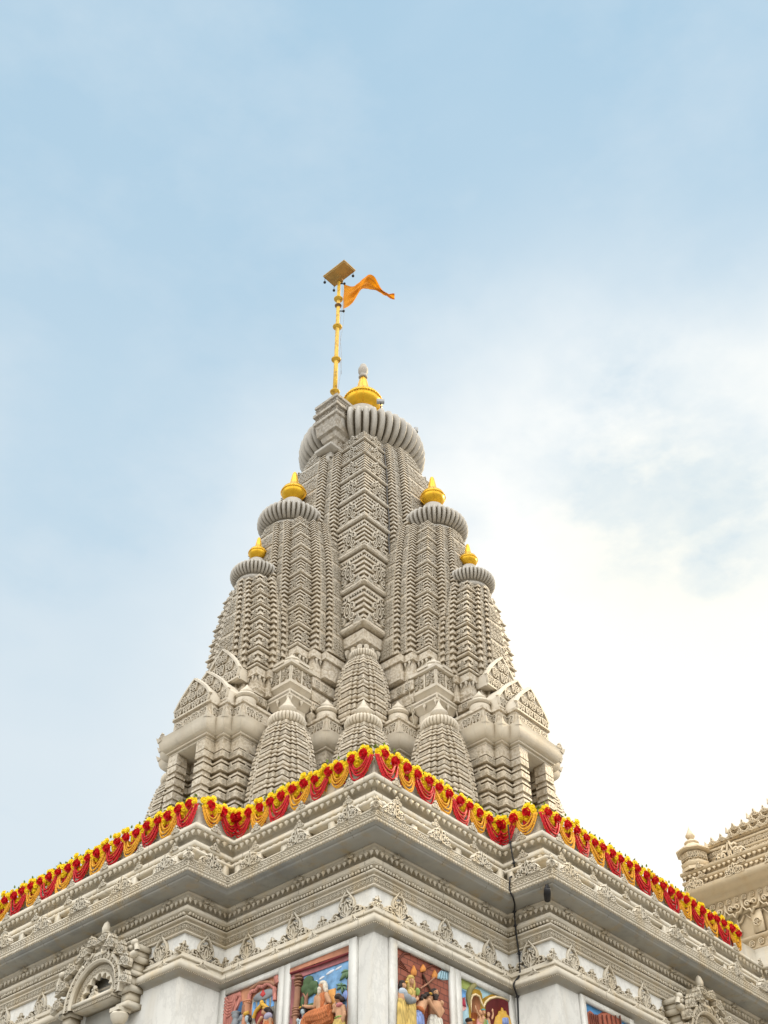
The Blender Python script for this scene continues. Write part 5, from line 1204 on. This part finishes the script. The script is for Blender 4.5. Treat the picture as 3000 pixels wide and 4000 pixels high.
        if len(ovals) > 1: m = o.modifiers.new('fuse', 'REMESH'); m.mode = 'VOXEL'; m.voxel_size = .011; m.use_smooth_shade = True
        return o
# -- sage and boy
p = Panel('relief of a white bearded sage in orange blessing a boy under a blue sky', (1.67, 0), (-1, 0), (0, -1), ((860, 422), (1575, 133)), 1.22); p.frame_(.12, .15); p.back(SKYP)
p.flat('wall', MAUVE, [(860, 425), (1010, 362), (1000, 3000), (860, 3000)], .012)
p.flat('floor_cloth', MAROON, [(860, 1090), (1575, 900), (1575, 3000), (860, 3000)], .008)
p.flat('beam', BEAM, [(860, 424), (1575, 135), (1575, 215), (860, 470)], .06); p.rod('moulding', MAROON, [(860, 475), (1200, 370), (1575, 222)], .018, .045); p.flat('frieze', MAUVE, [(860, 490), (1575, 232), (1575, 290), (1010, 500), (860, 545)], .02)
for X, Y, a, b in ((1330, 440, .09, .022), (1430, 390, .07, .018), (1230, 510, .06, .02), (1150, 560, .05, .02)): p.blob('cloud', CLOUD, None, [(X, Y, a, b, .005, .008, .15)])
tr = p.blob('tree', LEAF, None, [(1075, 560, .11, .09, .02, .035), (1140, 610, .10, .08, .02, .04), (1050, 640, .10, .08, .02, .04), (1100, 680, .11, .07, .02, .03), (1180, 660, .05, .06, .02, .03)])
p.rod('trunk', COLB, [(1095, 690), (1060, 760), (1062, 1500)], .03, .02, tr); p.rod('branch', COLB, [(1062, 770), (1020, 690)], .018, .02, tr)
p.blob('bush', LEAF, None, [(1120, 840, .09, .05, .015, .02), (1060, 850, .06, .05, .015, .02), (1010, 800, .04, .1, .015, .02)])
c = p.rod('column', COLB, [(968, 640), (960, 860), (952, 3000)], .048, .05, n=12)
for Y, r in ((505, .066), (545, .088), (585, .07), (615, .058), (880, .06), (905, .078), (935, .062), (965, .088)): p.blob('column_ring', COLB, c, [(967 if Y < 700 else 957, Y, r, .024, .05, .06)])
palm = p.rod('palm', COLB, [(1560, 520), (1550, 3000)], .02, .015)
gp_ = Geo()
for (X, Y), tips in (((1572, 420), [(1470, 450), (1452, 540), (1500, 440), (1530, 520)]), ((1490, 600), [(1412, 590), (1420, 650), (1465, 560), (1540, 590), (1545, 650), (1490, 690)])):
    for tx, ty in tips:
        a, b = np.array([X, Y], float), np.array([tx, ty], float); nn_ = np.array([-(b - a)[1], (b - a)[0]]) * .16; mid = (a + b) / 2 + np.array([0, -14])
        p.pillow(gp_, [p.q(*w_) for w_ in (a, mid + nn_, b, mid - nn_)], .03, .008)
p.put(gp_, 'frond', PALMG, palm, smooth=True)
p.shape('throne_back', paint('orange wood', (.62, .30, .08)), [(1180, 690), (1290, 655), (1405, 620), (1400, 900), (1175, 960)], .03)
f = p.figure(SKIN, (1283, 615), [(1285, 715, .09), (1285, 790, .125), (1285, 880, .12)], [[(1225, 760, .05), (1205, 860, .04), (1120, 865, .034), (1080, 858, .028)], [(1345, 720, .05), (1375, 790, .042), (1392, 800, .03), (1370, 740, .026)]], -.35, 1.12)
p.blob('hair', HAIRW, f, [(1290, 580, .085, .06, .07, .075), (1322, 625, .05, .10, .06, .06), (1330, 680, .045, .06, .05, .05)])
p.blob('beard', HAIRW, f, [(1262, 672, .055, .055, .11, .05), (1258, 712, .045, .06, .11, .045), (1250, 745, .028, .04, .11, .03)])
p.shape('sash', ORANGE, [(1290, 700), (1335, 690), (1342, 790), (1310, 930), (1265, 930), (1285, 800)], .06, .085, f)
p.robe('robe', ORANGE, f, [(1400, 900, .10), (1330, 935, .115), (1230, 965, .105), (1130, 990, .085), (1098, 1050, .075), (1095, 1200, .07), (1090, 1330, .06)], .10); p.robe('robe_fold', ORANGE, f, [(1420, 950, .09), (1330, 990, .10), (1240, 1030, .085), (1205, 1090, .07), (1195, 1220, .065), (1190, 1340, .055)], .08)
p.shape('seat', paint('tan stone', (.60, .38, .18)), [(1190, 1080), (1400, 1000), (1400, 3000), (1190, 3000)], .10)
f = p.figure(BLUESK, (1062, 915), [(1060, 1000, .06), (1050, 1080, .085), (1050, 1180, .085)], [[(1010, 1020, .035), (1000, 1090, .03), (1040, 1100, .025)], [(1100, 1030, .035), (1120, 1090, .03), (1080, 1080, .025)]], .3, .95)
p.blob('hair', HAIRB, f, [(1062, 880, .07, .045, .07, .07), (1025, 915, .03, .06, .06, .05), (1100, 905, .025, .06, .06, .05)]); p.blob('crown', GOLDP, f, [(1040, 872, .04, .02, .12, .03)]); p.robe('garment', YELP, f, [(1050, 1130, .075), (1048, 1220, .10), (1045, 1400, .105), (1042, 3000, .10)])
f = p.figure(SKIN, (1475, 740), [(1490, 830, .085), (1500, 920, .095), (1495, 1000, .09)], [[(1440, 840, .045), (1435, 900, .038), (1445, 840, .03)], [(1540, 850, .045), (1556, 930, .038), (1540, 990, .03)]], -.5, 1.05)
p.blob('hair', HAIRB, f, [(1480, 735, .085, .065, .09, .07), (1530, 760, .05, .06, .07, .06)]); p.blob('scarf', paint('rose scarf', (.55, .20, .20)), f, [(1510, 830, .07, .04, .11, .05)]); p.blob('sash', GREEN, f, [(1495, 965, .10, .035, .06, .10)]); p.robe('skirt', YELP, f, [(1495, 985, .085), (1485, 1060, .115), (1475, 1250, .125), (1470, 3000, .12)])
p.blob('peacock_fan', BLUE, None, [(1530, 700, .07, .07, .02, .02)])
# -- court room
p = Panel('relief of a palace room with pink curtain, arched windows and crowned woman', (3.12, 0), (-1, 0), (0, -1), ((65, 755), (725, 480)), 1.20); p.frame_(.13, .115); p.back(PEACH)
p.flat('window_wall', WHITEP, [(395, 800), (720, 650), (720, 3000), (395, 3000)], .012)
for X, Y0, Y1 in ((425, 820, 985), (480, 800, 960), (538, 785, 900), (592, 765, 880), (650, 725, 870)):
    t_ = np.linspace(0, PI, 7); p.flat('window', WINB, [(X - 18, Y1), (X + 18, Y1 - 12)] + [(X + 18 * math.cos(a), Y0 + 22 - 24 * math.sin(a) - 4 * math.cos(a)) for a in t_], .016)
t_ = np.linspace(0, 2 * PI, 16)[:-1]; dm = p.shape('dome', GREYP, [(545 + 140 * math.cos(a) , 735 - 55 * math.cos(a) - 62 * math.sin(a)) for a in t_], .04)
p.shape('red_gem', paint('gem red', (.45, .05, .05)), [(545, 670), (580, 730), (545, 770), (505, 745)], .03, .03, dm)
p.rod('arch', PINK, [(368, 830), (375, 750), (400, 700), (450, 690), (480, 640), (540, 645), (590, 600), (640, 620), (680, 660), (690, 800)], .035, .04); p.rod('arch', COLB, [(385, 680), (440, 640), (500, 600), (570, 590), (640, 590), (690, 620)], .03, .05)
p.flat('blue_niche', WINB, [(235, 830), (300, 800), (300, 3000), (130, 3000), (130, 1050)], .012); c = p.rod('column', PEACH, [(350, 850), (345, 1050), (340, 3000)], .06, .04, n=12)
for Y, r in ((825, .09), (850, .08), (1010, .07)): p.blob('column_ring', PEACH, c, [(350, Y, r, .022, .045, .06)])
p.shape('niche', COLB, [(325, 880), (355, 865), (358, 980), (322, 990)], .02, .09, c)
cu = p.shape('curtain', PINK, [(66, 756), (240, 690), (255, 800), (215, 930), (140, 1010), (130, 1200), (110, 3000), (66, 3000)], .05)
for k_ in range(6): p.rod('fold', PINK, [(75, 800 + 38 * k_), (120, 845 + 36 * k_), (180, 830 + 30 * k_), (235 - 10 * k_, 760 + 24 * k_)], .022, .055, cu)
p.rod('fold', PINK, [(690, 520), (715, 600)], .05, .03); p.rod('fold', PINK, [(95, 1000), (95, 3000)], .03, .06, cu)
g = Geo(); x, z = p.q(225, 1030); o = p.P(x, z, .05); g.add(*lathe(tuple(o), [(.06, -.2), (.075, -.1), (.05, -.04), (.045, 0), (.07, .035), (.05, .05), (.08, .075), (.07, .09)], 14)); ur = p.put(g, 'urn', GREYP, smooth=True); p.shape('stand', COLB, [(180, 1190), (270, 1160), (275, 3000), (175, 3000)], .10, .004, ur)
th = p.shape('throne', paint('throne red', (.24, .035, .035)), [(530 + 85 * math.cos(a), 1010 - 120 * math.sin(a)) for a in t_], .03)
p.rod('throne_edge', GOLDP, [(448, 1020), (470, 940), (520, 880), (545, 850), (580, 870), (620, 900)], .03, .05, th); p.blob('finial', GOLDP, th, [(540, 840, .03, .05, .05, .04)])
f = p.figure(BLUESK, (390, 1030), [(390, 1110, .06), (395, 1180, .09)], [[(350, 1130, .035), (340, 1200, .03)], [(430, 1130, .035), (440, 1200, .03)]], 0, .95)
p.blob('hair', HAIRB, f, [(390, 1000, .07, .05, .06, .06), (420, 1040, .03, .07, .06, .05)]); p.blob('crown', GOLDP, f, [(370, 965, .065, .05, .09, .06), (395, 950, .03, .05, .09, .04)])
p.robe('dress', paint('grey dress', (.34, .36, .40)), f, [(393, 1160, .075), (392, 1260, .10), (390, 1450, .115), (388, 3000, .12)])
ca = p.robe('calf', GREYP, None, [(325, 1040, .05), (318, 1100, .065), (300, 1200, .09), (280, 1300, .09), (275, 3000, .07)], .05, .7, 3, .02); p.blob('calf_head', GREYP, ca, [(318, 1030, .05, .055, .07, .05), (300, 1055, .03, .03, .09, .03), (345, 1015, .02, .035, .06, .015)])
f = p.figure(SKIN, (605, 935), [(630, 1020, .085), (635, 1100, .10)], [[(570, 1020, .04), (545, 1060, .03), (530, 1085, .026)], [(675, 1030, .04), (680, 1120, .035)]], -.8, 1.0)
p.blob('hair', HAIRB, f, [(635, 915, .09, .055, .08, .07), (665, 940, .05, .06, .06, .06)]); p.blob('crown', GOLDP, f, [(590, 900, .04, .03, .10, .04)]); p.blob('shawl', paint('mauve cloth', (.34, .32, .42)), f, [(650, 1000, .09, .07, .09, .07)]); p.robe('robe', ORANGE, f, [(640, 1060, .085), (640, 1150, .11), (635, 1400, .13), (632, 3000, .13)])
# -- brick dungeon
p = Panel('relief of a bearded man embraced by a boy before a red brick wall with torches', (0, .45), (0, 1), (-1, 0), ((65, 150), (720, 458)), 1.21); p.frame_(.15, .13)
m, ntb, bb = nodes('painted brick wall'); tcb = ntb.nodes.new('ShaderNodeNewGeometry'); mp = ntb.nodes.new('ShaderNodeMapping'); mp.inputs['Rotation'].default_value = (math.radians(90), 0, 0); mp.inputs['Location'].default_value = (.1, 0, .03)
ntb.links.new(tcb.outputs['Position'], mp.inputs[0]); bk = ntb.nodes.new('ShaderNodeTexBrick'); ntb.links.new(mp.outputs[0], bk.inputs[0]); bk.inputs['Scale'].default_value = 1.0; bk.inputs['Brick Width'].default_value = .15; bk.inputs['Row Height'].default_value = .095; bk.inputs['Mortar Size'].default_value = .006
bk.inputs['Color1'].default_value = (.30, .085, .045, 1); bk.inputs['Color2'].default_value = (.23, .06, .035, 1); bk.inputs['Mortar'].default_value = (.11, .03, .02, 1); ntb.links.new(bk.outputs[0], bb.inputs['Base Color']); bb.inputs['Roughness'].default_value = .6
bpn = ntb.nodes.new('ShaderNodeBump'); bpn.invert = True; bpn.inputs['Distance'].default_value = .01; ntb.links.new(bk.outputs['Fac'], bpn.inputs['Height']); ntb.links.new(bpn.outputs[0], bb.inputs['Normal'])
p.back(m)
for (x0, y0), (x1, y1) in (((100, 290), (190, 200)), ((70, 330), (180, 380)), ((180, 380), (330, 250)), ((330, 250), (430, 310))): pass
p.rod('arch', BRICKD, [(80, 560), (82, 400), (110, 290), (170, 225), (240, 232)], .018, .012); p.rod('arch', BRICKD, [(400, 620), (398, 480), (440, 400), (520, 370), (620, 410)], .018, .012)
for k_ in range(5): p.rod('joint', BRICKD, [(75 + 10 * k_, 260 - 20 * k_ + 50 * k_), (150 + 22 * k_, 330 + 30 * k_)], .007, .008)
fl_ = paint('torch flame', (.62, .25, .06))
for X, Y, h in ((285, 440, 75), (400, 410, 55), (545, 485, 60)):
    p.shape('flame', fl_, [(X - 28, Y + h * .7), (X - 34, Y), (X, Y - h), (X + 34, Y), (X + 24, Y + h * .7)], .03)
p.rod('torch_stick', paint('dark wood', (.10, .05, .03)), [(388, 480), (440, 590), (478, 670)], .016, .03); p.rod('torch_stick', COLB, [(530, 520), (440, 590), (345, 645)], .014, .035)
w_ = p.shape('grille_window', LBLUE, [(580, 525), (590, 470), (630, 430), (690, 450), (718, 470), (718, 548), (650, 550)], .02)
for k_ in range(4): p.rod('grille_bar', paint('slate blue', (.16, .26, .32)), [(600 + 34 * k_, 535), (625 + 26 * k_, 450)], .008, .03, w_)
f = p.figure(SKIN, (110, 600), [(105, 680, .07), (105, 760, .08)], [[(130, 700, .035), (150, 760, .03), (170, 770, .026)]], .6, .95)
p.blob('hair', HAIRB, f, [(105, 570, .075, .05, .07, .065), (85, 610, .04, .06, .06, .05)]); p.blob('crown', GOLDP, f, [(145, 575, .035, .03, .1, .04)]); p.blob('shawl', paint('pale blue cloth', (.40, .46, .52)), f, [(115, 690, .10, .08, .07, .07)]); p.robe('robe', YELP, f, [(105, 770, .075), (98, 860, .085), (95, 1050, .09), (95, 3000, .10)], .06)
f = p.figure(SKIN, (212, 565), [(215, 660, .075), (215, 740, .085), (205, 830, .09)], [[(270, 690, .04), (275, 770, .034), (225, 795, .028)]], 0, 1.0)
p.blob('veil', YELP, f, [(212, 525, .075, .05, .065, .07), (180, 600, .035, .12, .05, .05), (250, 600, .035, .12, .05, .05)]); p.blob('bodice', YELP, f, [(212, 700, .10, .10, .06, .085)]); p.robe('dress', YELP, f, [(210, 750, .08), (200, 850, .105), (190, 1000, .125), (180, 1200, .14), (175, 3000, .15)], .06); p.blob('sleeve', GREEN, f, [(275, 690, .045, .07, .09, .05)])
p.blob('bundle', GREYP, None, [(150, 770, .10, .07, .11, .06, -.4), (200, 790, .06, .05, .12, .05)])
f = p.figure(SKIN, (505, 710), [(510, 810, .10), (510, 880, .125), (505, 960, .12)], [[(570, 830, .05), (580, 920, .042), (540, 985, .032), (500, 1000, .028)]], -.2, 1.12)
p.blob('hair', HAIRB, f, [(500, 675, .08, .05, .065, .065), (455, 710, .03, .08, .06, .05), (545, 720, .03, .09, .06, .05)]); p.blob('beard', HAIRB, f, [(492, 765, .062, .06, .11, .05), (488, 805, .045, .05, .11, .045)]); p.robe('dhoti', WHITEP, f, [(508, 990, .115), (500, 1060, .135), (492, 1250, .13), (485, 3000, .125)], .06)
f = p.figure(SKIN, (420, 755), [(375, 800, .075), (345, 850, .085), (305, 900, .085)], [[(390, 800, .042, .13), (420, 880, .036, .14), (470, 945, .03, .14), (495, 985, .026, .14)]], .8, 1.0)
p.blob('hair', HAIRB, f, [(395, 715, .07, .05, .08, .065), (345, 740, .075, .05, .07, .06), (310, 775, .04, .04, .07, .05)]); p.blob('crown', GOLDP, f, [(415, 715, .05, .025, .13, .04)]); p.blob('sash', ORANGE, f, [(298, 905, .095, .05, .09, .10, -.6)]); p.robe('trousers', BLUE, f, [(290, 930, .085), (270, 1010, .095), (258, 1150, .08), (250, 3000, .065)], .08); p.robe('trouser_leg', BLUE, f, [(310, 960, .07), (315, 1080, .075), (312, 1250, .065), (310, 3000, .055)], .07)
# -- palace arches
p = Panel('relief of yellow palace arches with a golden throne in a dark red alcove', (0, 1.92), (0, 1), (-1, 0), ((845, 525), (1450, 820)), 1.21); p.frame_(.13, .14); p.back(LBLUE)
p.flat('green_sky', paint('moss green', (.30, .36, .10)), [(845, 526), (1020, 610), (960, 680), (845, 640)], .012); p.flat('left_wall', WINB, [(845, 650), (920, 690), (915, 800), (845, 760)], .014)
p.rod('arch', OLIVE, [(935, 900), (935, 760), (960, 680), (1000, 640), (1020, 620)], .045, .03); p.flat('pink_alcove', paint('pale pink', (.60, .32, .30)), [(850, 770), (910, 760), (915, 900), (850, 940)], .016); p.shape('red_figure', paint('crimson', (.42, .04, .08)), [(860, 860), (885, 770), (908, 880)], .03)
p.flat('yellow_arch', paint('ochre wall', (.66, .42, .06)), [(950, 3000), (950, 800), (975, 700), (1035, 665), (1090, 680), (1115, 730), (1120, 790), (1170, 760), (1240, 735), (1320, 755), (1440, 830), (1455, 3000)], .022)
p.rod('arch_edge', paint('cream', (.70, .56, .34)), [(965, 960), (965, 800), (990, 745), (1030, 735), (1075, 760), (1095, 830), (1120, 890), (1150, 830), (1200, 790), (1280, 770), (1360, 780), (1445, 810)], .018, .03)
p.flat('lattice_door', paint('lattice brown', (.24, .09, .035)), [(970, 950), (968, 810), (990, 760), (1025, 750), (1065, 770), (1085, 830), (1085, 960)], .03)
p.flat('orange_steps', ORANGE, [(965, 950), (1030, 950), (1050, 3000), (965, 3000)], .035)
p.flat('red_alcove', MAROON, [(1155, 3000), (1150, 880), (1180, 830), (1240, 795), (1320, 790), (1400, 810), (1445, 840), (1455, 3000)], .030)
th = p.shape('throne', GOLDP, [(1235, 1100), (1265, 1010), (1295, 985), (1310, 940), (1335, 950), (1348, 900), (1362, 950), (1390, 940), (1402, 985), (1435, 1010), (1455, 1110), (1450, 3000), (1230, 3000)], .05, .03); p.shape('cushion', BLUE, [(1310, 1120), (1315, 1040), (1345, 1030), (1350, 1045), (1365, 1030), (1395, 1040), (1400, 1120)], .03, .07, th)
f = p.figure(SKIN, (1045, 955), [(1045, 1005, .04), (1045, 1070, .055)], [[(1020, 1000, .025), (1000, 960, .02), (990, 920, .018)]], .4, .62); p.robe('dress', paint('pink dress', (.58, .28, .26)), f, [(1045, 1040, .045), (1045, 1120, .06), (1043, 1260, .075)], .05)
f = p.figure(SKIN, (1088, 950), [(1090, 1010, .045), (1092, 1080, .06)], [[(1065, 1030, .025), (1060, 1080, .02)]], 0, .66); p.blob('turban', paint('teal cloth', (.10, .34, .36)), f, [(1086, 930, .045, .03, .07, .05)]); p.robe('dress', GREEN, f, [(1092, 1040, .05), (1092, 1130, .07), (1092, 1275, .085)], .06)
f = p.figure(SKIN, (1148, 985), [(1150, 1040, .04), (1150, 1100, .055)], [[(1180, 1040, .022), (1195, 1000, .02), (1195, 965, .018)]], -.4, .62); p.robe('dress', paint('aqua dress', (.20, .48, .48)), f, [(1150, 1060, .045), (1150, 1140, .065), (1150, 1300, .08)], .05)
p.shape('terrace', paint('terrace stone', (.44, .30, .16)), [(975, 1240), (1230, 1365), (1230, 3000), (965, 3000)], .13)
f = p.figure(SKIN2, (905, 1065), [(905, 1130, .06), (905, 1200, .08)], [[(940, 1140, .035), (950, 1190, .03)]], .5, .95); p.blob('hair', HAIRB, f, [(895, 1040, .08, .05, .08, .07)]); p.blob('crown', GOLDP, f, [(940, 1045, .04, .025, .11, .04)]); p.robe('robe', BLUE, f, [(905, 1150, .08), (905, 1260, .10), (900, 1450, .115), (898, 3000, .12)], .07)
# -- far right scene, only its top edge is in the picture
p = Panel('relief whose blue sky and ribbed brown tower tops just show at the lower right', (-S1, 3.98), (0, 1), (-1, 0), ((258, 715), (880, 1045)), 1.25); p.frame_(.12, .13); p.back(paint('deep sky blue', (.06, .22, .45), .6, .3))
for X0, X1, Y in ((272, 410, 845), (430, 760, 880)):
    a = p.shape('tower', BRICK, [(X0, Y + 10), ((X0 + X1) / 2, Y - 40 + (20 if X0 < 300 else -10)), (X1, Y + 60), (X1, 3000), (X0, 3000)], .06)
    for k_ in range(5): X = X0 + (X1 - X0) * (k_ + .5) / 5; p.rod('rib', BRICKD, [(X, Y + 20 + 8 * k_), (X, 3000)], .012, .07, a)
